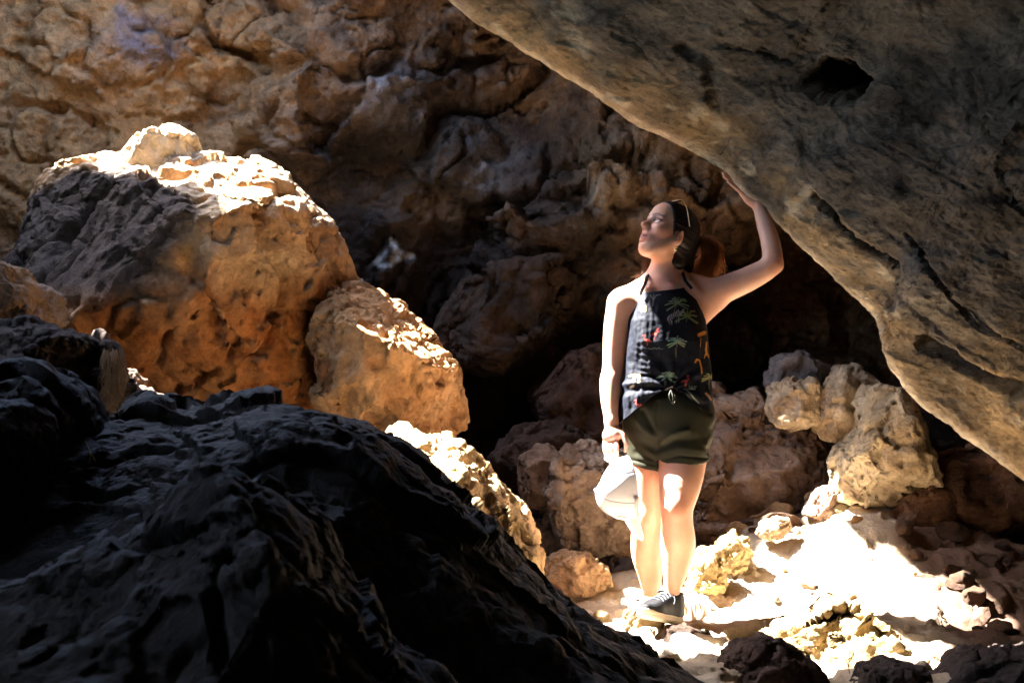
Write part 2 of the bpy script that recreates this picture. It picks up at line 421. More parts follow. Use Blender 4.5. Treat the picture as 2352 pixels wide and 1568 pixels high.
# side walls follow an oval round the chamber; a second, added gap high on the left lets in fill daylight
na, nz = 260, 60
A, Z = np.meshgrid(np.linspace(0, 2 * math.pi, na), np.linspace(-1.6, 4.2, nz), indexing='ij')
ca, sa = np.cos(A.ravel()), np.sin(A.ravel())
V = np.stack([-0.4 + 4.5 * np.sign(ca) * np.abs(ca) ** 0.7, -1.9 + 5.9 * np.sign(sa) * np.abs(sa) ** 0.7, Z.ravel()], 1)
F = grid_faces(na, nz)[:, ::-1]
V = rockify(V, F, [('cells', 0.9, 0.4, 0.6, 0.5, 0.1), ('fbm', 1.5, 0.1, 4)], 81)
ang = np.degrees(A.ravel()) % 360
fill_gap = ((ang - 187) / 5.6) ** 2 + ((Z.ravel() - 2.7) / 0.58) ** 2 + 0.25 * noise(V * 2, 85) < 1
F = F[~fill_gap[F].any(1)]; used = np.unique(F); rm = np.full(len(V), -1); rm[used] = np.arange(len(used)); V = V[used]; F = rm[F]
obj('chamber_wall', mesh('chamber_wall', V, F, pal(V, [(0.10,0.07,0.05),(0.2,0.13,0.08),(0.26,0.17,0.1)], 1.2, 83)), M_WALL, kind='structure')

# ------------------------------------------------------------------ the leaning slab
E = np.array([(820,-200,0.17),(1040,0,0.17),(1180,85,0.16),(1300,160,0.14),(1420,235,0.125),(1540,312,0.12),(1640,380,0.115),(1700,424,0.11),(1770,488,0.09),(1850,562,0.06),(1950,665,0.02),(2008,722,0.0),(2022,775,0.0),(2052,835,0.03),(2120,900,0.06),(2220,980,0.05),(2310,1050,0.0),(2420,1140,-0.05),(2560,1280,-0.1)], float)
E[:, 0] -= 24; E[:, 1] += 18
ns, nt = 440, 400
s = np.linspace(0, 1, ns)
Ec = rows(E, s)
jit = 7.0 * fbm(np.stack([s * 16, s * 0, s * 0 + 3], 1), 4, 119, 0.6)
Ec[:, 0] += jit * 0.55; Ec[:, 1] -= jit * 0.8
t = np.concatenate([np.linspace(-1, -0.12, 50), np.linspace(-0.12, 0.0, 40)[1:], np.linspace(0, 1, nt - 89)[0:]])
e = 0.022
a = (t + np.sqrt(t * t + e * e)) / 2; b = (-t + np.sqrt(t * t + e * e)) / 2
EW = P(Ec[:, 0], Ec[:, 1], Ec[:, 2])
OW = P(Ec[:, 0] + 760 - 250 * s, Ec[:, 1] - 980, Ec[:, 2] - 0.95)
MW = P(Ec[:, 0] + 330 - 100 * s, Ec[:, 1] - 430, Ec[:, 2] - 0.72)
BW = P(Ec[:, 0] + 700, Ec[:, 1] - 500, Ec[:, 2] + 1.0)
front = (2 * a * (1 - a))[None, :, None] * 1.0
V = EW[:, None] * ((1 - a) ** 2)[None, :, None] + MW[:, None] * front + OW[:, None] * (a ** 2)[None, :, None] + (BW - EW)[:, None] * b[None, :, None]
nt = len(t)
V = V.reshape(-1, 3); F = grid_faces(ns, nt)
sp, tp = np.repeat(s, nt), np.tile(t, ns)
if np.dot(vnormals(V, F)[(ns // 2) * nt + 300], np.array([CX, CY, CZ]) - V[(ns // 2) * nt + 300]) < 0: F = F[:, ::-1]
sx, sy = to_photo(V)
N = vnormals(V, F)
big = 0.10 * fbm(V * 1.3, 3, 90) + 0.03 * fbm(V * 3.2, 3, 91)
big = big * sstep(-0.02, 0.12, np.abs(tp) + 0.03)
# hollow, long crack and two lower ledges
hx, hy = sx - 1915, sy - 195
hr = np.hypot(hx * np.cos(0.25) + hy * np.sin(0.25), 1.35 * (-hx * np.sin(0.25) + hy * np.cos(0.25))) + 22 * noise(V * 5, 2) + 10 * noise(V * 16, 3)
big -= 0.55 * sstep(88, 26, hr + 0.25 * np.clip(-hy, 0, 80))
jx = sx + 5 * noise(V * 14, 5); jy = sy + 5 * noise(V * 14, 6)
big -= 0.13 * sstep(11, 3, seg_d(jx, jy, [(1878,442),(1915,468),(1950,510),(1985,555),(2030,590),(2062,612)])) 
big -= 0.03 * sstep(7, 1.5, seg_d(jx, jy, [(2080,540),(2160,640),(2240,740),(2352,800)]))
big -= 0.07 * sstep(22, 5, seg_d(jx, jy, [(2120,790),(2200,822),(2290,868),(2352,890)]))
big -= 0.04 * sstep(18, 4, seg_d(jx, jy, [(1560,110),(1620,150),(1640,250)]))
for k in range(4):
    cx_, cy_ = rnd.uniform(1350, 2352), rnd.uniform(0, 760); L = rnd.uniform(60, 190); an = rnd.uniform(0.25, 0.75)
    if cy_ > (cx_ - 1040) * 0.66 - 40: continue
    big -= rnd.uniform(0.012, 0.03) * sstep(7, 1.5, seg_d(jx, jy, [(cx_, cy_), (cx_ + L * .5 * math.cos(an), cy_ + L * .5 * math.sin(an) + rnd.uniform(-12, 12)), (cx_ + L * math.cos(an), cy_ + L * math.sin(an))]))
V = V + N * big[:, None]
N = vnormals(V, F)
# flaky bedding, drawn out along the slab
dirv = (OW[-1] - EW[0]); dirv = (EW[-5] - EW[5]); dirv = dirv / np.linalg.norm(dirv) * 0.6 + np.array([0.5, -0.1, -0.05]); dirv /= np.linalg.norm(dirv)
S = V - 0.5 * (V @ dirv)[:, None] * dirv[None]
Sw = warp(S, 2.0, 0.06, 95)
md_ = sstep(-0.35, 0.45, fbm(V * 2.2, 3, 94))
d = md_ * (0.005 * ridge(Sw * 8, 3, 96) + 0.005 * ridge(Sw * 21, 3, 97, 0.6)) + 0.004 * ridge(Sw * 50, 3, 98, 0.6) + 0.005 * ridge(V * 32, 4, 93, 0.6)
d += 0.010 * fbm(V * 9, 5, 92, 0.55)
d -= 0.009 * np.exp(-(noise(Sw * 3.2, 88) / 0.035) ** 2) * sstep(-0.1, 0.3, noise(V * 2.0 + 5, 87))
g, off, ed = cells(warp(Sw * 7, 1.0, 0.4, 99), 100)
d += 0.012 * (g * 0.9 + off * 0.9)
d += -0.006 * sstep(0.1, 0.5, noise(V * 30, 101))
V = V + N * (d * (0.35 + 0.65 * sstep(0.0, 0.1, np.abs(tp))))[:, None]
col = pal(S, [(0.040,0.035,0.031),(0.080,0.071,0.063),(0.130,0.116,0.103),(0.064,0.057,0.051)], 4.0, 110, 4)
lit_rim = sstep(0.045, 0.012, np.abs(tp) + 0.012 * noise(V * 7, 115)) * np.clip(0.75 + 0.8 * fbm(V * 8, 3, 116), 0, 1)  # grazing sunlight painted as a pale strip along the edge
gold = np.clip(sstep(0.20, 0.02, tp + 0.05 * noise(V * 4, 111)) + sstep(1950, 2250, sx) * sstep(640, 900, sy), 0, 1)  # golden bounce light put into the colour of the lower edge and lower right
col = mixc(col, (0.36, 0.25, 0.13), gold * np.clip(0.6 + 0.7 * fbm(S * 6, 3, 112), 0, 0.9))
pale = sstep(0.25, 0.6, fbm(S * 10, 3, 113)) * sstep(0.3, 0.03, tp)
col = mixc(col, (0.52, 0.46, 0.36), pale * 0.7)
col = mixc(col, (0.58, 0.49, 0.38), lit_rim * 0.8)
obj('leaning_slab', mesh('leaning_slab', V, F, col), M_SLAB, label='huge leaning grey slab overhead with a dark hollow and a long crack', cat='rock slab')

# ------------------------------------------------------------------ boulders
TAN = [(0.22,0.105,0.045),(0.38,0.205,0.09),(0.46,0.275,0.135),(0.34,0.16,0.065)]
PALE = [(0.24,0.155,0.09),(0.36,0.255,0.155),(0.44,0.335,0.22),(0.29,0.185,0.105)]
BROWN = [(0.05,0.026,0.017),(0.10,0.052,0.03),(0.15,0.082,0.048),(0.085,0.045,0.028)]
PINK = [(0.11,0.065,0.045),(0.20,0.125,0.085),(0.27,0.18,0.125),(0.15,0.09,0.06)]
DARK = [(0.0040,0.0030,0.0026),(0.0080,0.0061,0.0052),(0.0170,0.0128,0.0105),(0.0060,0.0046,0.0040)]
RUG = [('cells', 2.6, 0.055, 1.0, 0.35, 0.0), ('crack', 2.4, 0.045, 0.05), ('cells', 6.0, 0.028, 1.0, 0.6, 0.0), ('fbm', 8.0, 0.016, 5, 0.55), ('crack', 6.0, 0.018, 0.06), ('cells', 14.0, 0.010, 1.0, 0.8, 0.0), ('ridge', 26.0, 0.007, 3), ('pits', 17.0, 0.014)]
SM = [('cells', 3.6, 0.036, 1.0, 0.35, 0.0), ('crack', 3.0, 0.026, 0.05), ('cells', 7.0, 0.020, 1.0, 0.6, 0.0), ('fbm', 9.0, 0.013, 5, 0.55), ('crack', 7.0, 0.014, 0.06), ('cells', 16.0, 0.008, 1.0, 0.8, 0.0), ('ridge', 30.0, 0.006, 3), ('pits', 18.0, 0.012)]

def put(name, VF, col, mat, label, cat, group=None):
    V, F = VF
    return obj(name, mesh(name, V, F, col), mat, label=label, cat=cat, group=group)

# 1 the big tan boulder on the left: shade painted black on its shoulder, tan overhanging face
out = [(12,560),(32,495),(70,430),(150,392),(205,376),(285,360),(300,335),(345,308),(385,291),(430,303),(442,350),(520,366),(560,372),(600,364),(645,405),(690,470),(760,545),(812,600),(824,700),(815,800),(818,960),(700,1040),(500,1060),(300,1000),(150,840),(60,720),(12,630)]
Yb = 1.0
out = [(470 + (x - 470) * 1.035 + (14 if x > 790 and y > 640 else 0), 690 + (y - 690) * 1.02) for x, y in out]
V, F = boulder(out, Yb, 0.85, 0.7, 138, (470,690), 0.7,
    cuts=[(P(560,462,0.36), (0.04,-0.42,0.90)), (P(640,700,0.30), (0.40,-0.86,-0.32)), (P(150,560,0.55), (-0.55,-0.75,0.42)), (P(780,690,0.65), (0.86,-0.40,0.30)), (P(728,512,0.62), (0.66,-0.25,0.71)), (P(560,900,0.45), (0.0,-0.80,-0.60))],
    layers=[('cells', 1.7, 0.06, 1.0, 0.35, 0.0), ('crack', 1.7, 0.07, 0.045), ('cells', 3.4, 0.032, 1.0, 0.6, 0.0), ('crack', 3.6, 0.04, 0.05), ('cells', 7.0, 0.015, 1.0, 0.7, 0.0), ('crack', 8.0, 0.014, 0.06), ('fbm', 9.0, 0.010, 5, 0.52), ('cells', 16.0, 0.005, 1.0, 0.8, 0.0), ('ridge', 28.0, 0.004, 3), ('pits', 20.0, 0.012)], seed=201, facets=14, bite=(0.86, 0.98))
bx, by = to_photo(V)
col = pal(V, TAN, 2.4, 210)
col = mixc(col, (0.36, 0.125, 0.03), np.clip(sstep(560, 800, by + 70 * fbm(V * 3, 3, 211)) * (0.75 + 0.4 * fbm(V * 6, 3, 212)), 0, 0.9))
painted_shade = sstep(-12, 12, by + 16 * fbm(V * 5, 4, 215) - np.interp(bx, [0, 170, 330, 460, 540], [500, 384, 396, 472, 560])) * sstep(40, -40, (bx - 455) * 0.75 + (by - 480) * 0.5 + 60 * fbm(V * 3.5, 4, 213)) * sstep(760, 640, by)
col = mixc(col, (0.045, 0.036, 0.033), np.clip(painted_shade, 0, 1) * 0.93)  # shade beside the sunlit top put into the rock colour
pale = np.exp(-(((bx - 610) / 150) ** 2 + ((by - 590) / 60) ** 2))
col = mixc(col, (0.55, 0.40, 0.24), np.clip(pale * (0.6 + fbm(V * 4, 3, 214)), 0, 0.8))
lit_top = sstep(0.35, 0.75, vnormals(V, F)[:, 2]) * (1 - np.clip(painted_shade, 0, 1))  # sunlit white painted on the upward faces
col = mixc(col, (0.52, 0.42, 0.30), lit_top * 0.7)
put('boulder', (V, F), col, M_TAN, 'biggest boulder, orange-tan overhanging face and shade painted black on its left shoulder', 'boulder')

BL = [
 # outline, Y, front, back, n, box, palette, layers, seed, label, cuts
 ([(720,780),(780,600),(826,625),(895,672),(945,708),(1000,780),(1045,850),(1066,930),(1066,980),(1015,1022),(930,1025),(820,1010),(740,930)], 0.72, 0.42, 0.5, 120, 0.62, TAN, SM, 221,
  'tan boulder leaning on the right flank of the biggest boulder', [(P(930,775,0.50), (0.52,-0.28,0.80)), (P(900,900,0.30), (0.14,-0.95,-0.25))]),
 ([(850,985),(905,965),(940,1003),(1000,1012),(1050,1014),(1095,1040),(1125,1088),(1165,1130),(1205,1170),(1237,1240),(1240,1335),(1200,1400),(1050,1400),(930,1250),(860,1090)], -0.10, 0.40, 0.5, 100, 0.72, [(0.36,0.23,0.10),(0.46,0.31,0.15),(0.52,0.36,0.19),(0.38,0.24,0.11)], SM, 231,
  'sunlit tan boulder between the dark ridge and the black gap', [(P(1000,1050,-0.30), (0.05,-0.62,0.78)), (P(1100,1230,-0.45), (0.12,-0.97,-0.15)), (P(1185,1180,-0.2), (0.75,-0.35,0.55))]),
 ([(240,420),(280,365),(300,335),(345,304),(387,286),(434,300),(450,350),(480,395),(410,450),(300,450)], 1.0, 0.20, 0.25, 64, 0.68, [(0.44,0.33,0.21),(0.54,0.43,0.30),(0.50,0.37,0.23)], SM, 279, 'knobbly white-lit rock at the very top of the biggest boulder', ()),
 # rubble right of the woman
 ([(1762,880),(1772,830),(1805,800),(1835,797),(1870,832),(1900,850),(1905,905),(1850,930),(1780,935)], 1.75, 0.30, 0.3, 48, 0.8, [(0.10,0.085,0.08),(0.16,0.13,0.12),(0.21,0.17,0.15)], RUG, 241, 'small knobbly grey rock at the top of the rubble pile', ()),
 ([(1765,935),(1785,880),(1825,855),(1870,880),(1892,930),(1880,975),(1820,985),(1775,970)], 1.50, 0.22, 0.3, 48, 0.85, PALE, RUG, 242, 'round tan rock just below the small knobbly grey rock', ()),
 ([(1872,960),(1885,880),(1930,842),(1985,840),(2020,860),(2025,940),(1990,1005),(1930,1010),(1885,1000)], 1.45, 0.25, 0.3, 56, 0.85, PALE, RUG, 243, 'rounded tan rock between the tan knob and the pitted boulder', ()),
 ([(1925,1110),(1930,1050),(1975,985),(1972,915),(2000,868),(2030,862),(2070,890),(2105,960),(2150,1050),(2150,1150),(2080,1175),(1990,1172),(1935,1150)], 1.10, 0.30, 0.35, 110, 0.9, [(0.27,0.19,0.11),(0.40,0.305,0.19),(0.48,0.38,0.25),(0.32,0.225,0.13)],
  [('cells', 3.5, 0.06, 0.8, 0.4, 0.02), ('fbm', 8.0, 0.022, 4), ('cells', 13.0, 0.014, 0.8, 0.6, 0.05), ('ridge', 26.0, 0.006, 3), ('pits', 20.0, 0.028)], 244, 'pale pitted boulder standing upright beside the slab foot', [(P(2000,1010,0.88), (-0.35,-0.9,0.1))]),
 ([(1560,1220),(1575,1020),(1605,900),(1640,885),(1690,925),(1745,900),(1770,935),(1850,985),(1910,1030),(1930,1100),(1925,1180),(1830,1215),(1740,1240),(1620,1260)], 1.95, 0.42, 0.5, 120, 0.75, PINK, RUG, 245, 'wide craggy brown boulder right behind her legs', [(P(1740,1080,1.62), (0.12,-0.82,0.55))]),
 ([(2090,1110),(2130,1065),(2200,1040),(2290,1022),(2345,1070),(2400,1150),(2380,1230),(2200,1220),(2110,1170)], 1.20, 0.4, 0.4, 64, 0.8, BROWN, SM, 246, 'dark reddish boulder wedged under the lower slab edge', ()),
 ([(2050,1190),(2070,1140),(2120,1110),(2190,1120),(2210,1170),(2180,1225),(2100,1230)], 0.98, 0.14, 0.2, 56, 0.75, BROWN, SM, 247, 'dark brown rock wedged below the right side of the pitted boulder', ()),
 ([(1850,1180),(1875,1130),(1920,1110),(1960,1140),(1962,1185),(1910,1205)], 1.22, 0.12, 0.2, 48, 0.75, PINK, SM, 248, 'brown rock wedged below the left side of the pitted boulder', ()),
 # left of her legs
 ([(1190,1100),(1195,1050),(1235,1020),(1275,1022),(1300,1060),(1305,1130),(1260,1170),(1205,1160)], 1.35, 0.2, 0.3, 44, 0.85, PINK, SM, 251, 'round pinkish rock at the left end behind the hanging cap', ()),
 ([(1240,1110),(1275,1045),(1330,1015),(1400,1025),(1470,1060),(1500,1150),(1480,1235),(1410,1262),(1300,1255),(1262,1200)], 1.15, 0.30, 0.35, 84, 0.75, [(0.13,0.085,0.06),(0.21,0.15,0.11),(0.27,0.20,0.15),(0.17,0.115,0.08)], RUG, 252, 'large grey-topped rock with an undercut brown front behind the cap', [(P(1340,1200,0.98), (-0.05,-0.85,-0.52))]),
 ([(1237,1330),(1245,1290),(1290,1265),(1350,1268),(1392,1305),(1400,1345),(1380,1368),(1300,1372),(1245,1365)], 0.80, 0.18, 0.2, 56, 0.85, [(0.30,0.17,0.09),(0.42,0.27,0.15),(0.46,0.31,0.18)], SM, 253, 'smooth orange-tan round rock low behind her right shin', ()),
 ([(1383,1255),(1390,1228),(1420,1215),(1470,1222),(1490,1255),(1460,1280),(1400,1275)], 1.15, 0.12, 0.15, 36, 0.85, PINK, SM, 254, 'small brown stone lodged beneath the undercut grey-topped rock', ()),
 ([(1215,1230),(1240,1195),(1290,1190),(1310,1230),(1290,1270),(1230,1270)], 1.4, 0.15, 0.2, 36, 0.85, PINK, SM, 255, 'dusty pinkish stone between the tan boulder and the undercut rock', ()),
 # dark blocks at the back
 ([(1215,930),(1225,860),(1290,800),(1400,795),(1480,850),(1500,1000),(1400,1060),(1280,1040),(1220,990)], 2.25, 0.35, 0.4, 64, 0.65, [(0.035,0.017,0.011),(0.062,0.031,0.019),(0.05,0.026,0.016)], SM, 261, 'flat-faced dark brown block in the gloom left of her arm', [(P(1330,920,2.0), (-0.2,-0.95,0.1))]),
 ([(1120,1060),(1150,1000),(1230,975),(1330,985),(1400,1040),(1380,1110),(1250,1120),(1150,1110)], 2.0, 0.3, 0.4, 56, 0.75, [(0.03,0.017,0.012),(0.055,0.03,0.02),(0.045,0.025,0.017)], SM, 262, 'low dark brown block under the flat-faced block', ()),
 ([(1000,760),(1060,640),(1160,610),(1290,600),(1345,640),(1330,700),(1270,770),(1170,850),(1110,850),(1030,810)], 2.40, 0.30, 0.5, 84, 0.75, [(0.020,0.015,0.013),(0.04,0.026,0.018),(0.065,0.038,0.024),(0.03,0.021,0.017)], RUG, 263, 'hanging dark rock bulge in the middle of the back wall', [(P(1150,700,2.0), (0.1,-0.85,-0.5))]),
 # near the feet
 ([(1505,1475),(1530,1440),(1580,1436),(1630,1462),(1665,1510),(1650,1575),(1580,1620),(1520,1600),(1500,1530)], -0.10, 0.16, 0.12, 64, 0.75, [(0.03,0.018,0.012),(0.05,0.03,0.019),(0.07,0.042,0.026)], RUG, 271, 'brown rock directly under the black shoe', ()),
 ([(1735,1460),(1760,1440),(1850,1410),(1900,1365),(1940,1357),(1985,1405),(2050,1470),(2095,1530),(2040,1600),(1850,1600),(1770,1520)], -0.35, 0.25, 0.25, 80, 0.75, [(0.22,0.15,0.07),(0.32,0.23,0.11),(0.20,0.13,0.075)], RUG, 272, 'pointed brown rock rising out of the sunlit ground', [(P(1880,1450,-0.45), (-0.3,-0.85,0.4))]),
 ([(1640,1600),(1660,1510),(1700,1480),(1760,1460),(1820,1490),(1880,1540),(1900,1620),(1760,1660)], -0.75, 0.2, 0.2, 64, 0.8, [(0.05,0.033,0.028),(0.08,0.05,0.04),(0.10,0.065,0.05)], SM, 273, 'low dark brown rock at the bottom edge right of the shoe', ()),
 ([(1960,1600),(1985,1535),(2040,1518),(2120,1535),(2150,1600),(2050,1660)], -0.85, 0.2, 0.2, 48, 0.8, [(0.04,0.03,0.027),(0.07,0.05,0.042)], SM, 274, 'dark rock cut by the bottom edge below the pointed brown rock', ()),
 ([(2130,1590),(2200,1520),(2290,1490),(2400,1490),(2480,1580),(2300,1680),(2160,1660)], -0.9, 0.25, 0.25, 56, 0.8, [(0.035,0.026,0.024),(0.06,0.042,0.036)], SM, 275, 'dark rock in the bottom right corner', ()),
 ([(1738,1225),(1748,1200),(1785,1185),(1815,1190),(1818,1215),(1790,1238),(1755,1242)], 0.95, 0.09, 0.1, 36, 0.8, PALE, SM, 276, 'bright angular stone on the crest of the sunlit ground', ()),
 ([(1584,1345),(1588,1290),(1610,1262),(1650,1258),(1672,1290),(1668,1340),(1640,1368),(1600,1368)], 0.50, 0.10, 0.15, 56, 0.75, [(0.34,0.25,0.12),(0.44,0.33,0.16),(0.40,0.28,0.13)], RUG, 277, 'yellow-sided sunlit rock beside her left shin', ()),
 ([(1640,1290),(1650,1245),(1690,1222),(1722,1235),(1728,1275),(1700,1315),(1660,1325)], 0.75, 0.10, 0.15, 50, 0.75, [(0.34,0.25,0.12),(0.44,0.33,0.16),(0.40,0.28,0.13)], RUG, 280, 'smaller sunlit rock just right of the yellow-sided rock', ()),
 ([(1418,1470),(1428,1420),(1448,1392),(1480,1376),(1512,1380),(1530,1410),(1522,1450),(1500,1480),(1450,1490)], 0.06, 0.07, 0.06, 44, 0.75, [(0.17,0.115,0.055),(0.24,0.165,0.08),(0.20,0.135,0.06)], RUG, 278, 'yellow-sided sunlit rock under the toe of the black shoe', ()),
 # left stack
 ([(-60,700),(-50,620),(-5,598),(40,615),(70,660),(82,730),(20,760),(-50,760)], -0.25, 0.2, 0.3, 56, 0.8, [(0.14,0.09,0.06),(0.26,0.16,0.09),(0.20,0.125,0.075)], SM, 281, 'rounded brown rock at the left edge above the dark stack', ()),
 ([(60,700),(70,655),(95,650),(125,675),(133,745),(90,760),(62,740)], 0.05, 0.15, 0.2, 40, 0.8, [(0.20,0.14,0.10),(0.27,0.19,0.13)], SM, 282, 'small rock tucked against the left foot of the biggest boulder', ()),
 ([(-80,960),(-70,730),(0,712),(70,735),(150,768),(225,785),(262,800),(272,860),(265,905),(235,945),(120,1000),(-40,1020)], -0.75, 0.35, 0.4, 90, 0.72, [(0.045,0.034,0.03),(0.075,0.055,0.045),(0.06,0.045,0.04)], RUG, 283, 'dark block of the left stack with dry roots on its end', [(P(100,800,-1.0), (-0.1,-0.6,0.78)), (P(255,860,-0.75), (0.9,-0.3,-0.1))]),
 ([(268,880),(275,850),(300,845),(332,872),(330,897),(290,902)], -0.35, 0.08, 0.1, 32, 0.8, PINK, SM, 284, 'small brown stone wedged at the right end of the dark stack', ()),
 ([(262,925),(280,897),(330,890),(372,908),(376,930),(320,940),(270,940)], -0.45, 0.1, 0.12, 36, 0.8, PINK, SM, 285, 'flat brown stone below the wedged small stone', ()),
]
for (out, Y, fr, bk, n, box, pl, lay, sd_, lab, cuts) in BL:
    o_ = np.asarray(out, float); k_ = float(np.clip(0.62 / (np.ptp(o_[:, 0]) / FL * (Y - CY)), 1, 3))
    V, F = boulder(out, Y, fr, bk, int(n * 0.66), None, min(box, 0.72), cuts, [(L[0], L[1] * k_, L[2] / k_) + tuple(L[3:]) for L in lay], sd_, facets=14, bite=(0.78, 0.98))
    put('boulder' if n > 50 else 'rock', (V, F), pal(V, pl, 3.2, sd_ + 1), M_TAN, lab, 'boulder' if n > 50 else 'rock')

# dark lava foreground
LAVA = [('cells', 1.8, 0.05, 1.0, 0.1, 0.0), ('crack', 1.8, 0.04, 0.05), ('cells', 4.4, 0.026, 1.0, 0.3, 0.0), ('crack', 4.0, 0.02, 0.06), ('fbm', 6.0, 0.018, 5, 0.55), ('cells', 10.0, 0.010, 1.0, 0.4, 0.0), ('cells', 22.0, 0.005, 1.0, 0.8, 0.0), ('pits', 16.0, 0.010), ('ridge', 36.0, 0.004, 3)]
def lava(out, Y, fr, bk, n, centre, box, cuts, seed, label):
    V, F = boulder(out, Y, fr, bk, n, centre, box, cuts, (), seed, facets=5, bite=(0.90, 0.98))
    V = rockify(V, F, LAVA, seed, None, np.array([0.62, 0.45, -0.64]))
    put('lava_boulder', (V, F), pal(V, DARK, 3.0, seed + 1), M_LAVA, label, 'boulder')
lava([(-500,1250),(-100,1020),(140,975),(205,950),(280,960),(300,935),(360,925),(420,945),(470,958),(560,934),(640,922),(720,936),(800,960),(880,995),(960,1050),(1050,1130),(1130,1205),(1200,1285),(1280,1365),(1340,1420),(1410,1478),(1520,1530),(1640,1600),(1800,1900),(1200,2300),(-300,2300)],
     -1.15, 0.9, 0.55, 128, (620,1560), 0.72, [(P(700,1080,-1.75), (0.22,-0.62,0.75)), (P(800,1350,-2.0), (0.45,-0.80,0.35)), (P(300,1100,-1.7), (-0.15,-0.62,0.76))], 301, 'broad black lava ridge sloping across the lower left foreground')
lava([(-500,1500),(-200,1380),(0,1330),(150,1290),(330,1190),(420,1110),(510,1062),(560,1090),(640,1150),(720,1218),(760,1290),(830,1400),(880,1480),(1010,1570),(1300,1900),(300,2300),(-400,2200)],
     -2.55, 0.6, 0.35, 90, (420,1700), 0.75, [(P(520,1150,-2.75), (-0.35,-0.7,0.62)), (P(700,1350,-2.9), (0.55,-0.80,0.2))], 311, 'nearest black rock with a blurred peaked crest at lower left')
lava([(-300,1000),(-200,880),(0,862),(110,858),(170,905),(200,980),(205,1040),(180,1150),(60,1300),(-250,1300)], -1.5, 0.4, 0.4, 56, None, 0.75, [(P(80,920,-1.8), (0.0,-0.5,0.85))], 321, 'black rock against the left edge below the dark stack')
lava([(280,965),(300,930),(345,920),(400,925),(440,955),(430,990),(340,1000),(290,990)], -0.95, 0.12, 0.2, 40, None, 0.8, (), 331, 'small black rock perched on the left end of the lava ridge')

# loose stones
protos = []
for k in range(7):
    D, F = cube_sphere(9)
    rs = np.random.RandomState(500 + k)
    V = D / np.linalg.norm(D, axis=1)[:, None] * np.array([1, rs.uniform(.7, 1), rs.uniform(.5, .8)])
    for c in range(7):
        n = rs.normal(size=3); n /= np.linalg.norm(n); s_ = V @ n - rs.uniform(.35, .62)
        V = V - n[None] * np.where(s_ > 0, s_, 0)[:, None]
    V = V + 0.10 * np.stack([noise(V * 2.5, 510 + k + j) for j in range(3)], 1)
    pl = [PALE, [(0.36,0.26,0.13),(0.44,0.33,0.17)], TAN][k % 3] if k < 4 else BROWN
    m = mesh('stone', V, F, pal(V, pl, 1.5, 520 + k)); m.materials.append(M_TAN); protos.append(m)
def stones(n, poly, smin, smax, ks, label, group, yr):
    done = 0; tries = 0
    while done < n and tries < n * 40:
        tries += 1
        x = rnd.uniform(poly[0], poly[1]); y = rnd.uniform(yr[0], yr[1]); z_ = floor_z(x, y)
        s_ = smin + (smax - smin) * rnd.random() ** 2.2
        if math.hypot(x - 0.02, y) < 0.22: continue
        o = obj('stone', protos[rnd.choice(ks)], None, label=label, cat='stone', group=group)
        o.location = (x, y, z_ + s_ * 0.18); o.scale = (s_, s_, s_); o.rotation_euler = (rnd.uniform(-.4, .4), rnd.uniform(-.4, .4), rnd.uniform(0, 6.28))
        done += 1
stones(60, (-0.45, 1.15), 0.010, 0.05, [0, 1, 2, 3], 'loose pale stone lying on the sunlit ground around her shoe', 'stones on the sunlit ground', (-0.9, 1.3))
stones(90, (1.1, 2.0), 0.015, 0.08, [4, 5, 6], 'brown stone on the shaded slope under the slab', 'stones on the shaded slope', (-1.0, 1.5))
stones(95, (-0.75, 1.5), 0.02, 0.12, [4, 5, 6, 2], 'brown stone among the shaded rubble behind the sunlit ground', 'stones behind the sunlit ground', (1.15, 2.1))
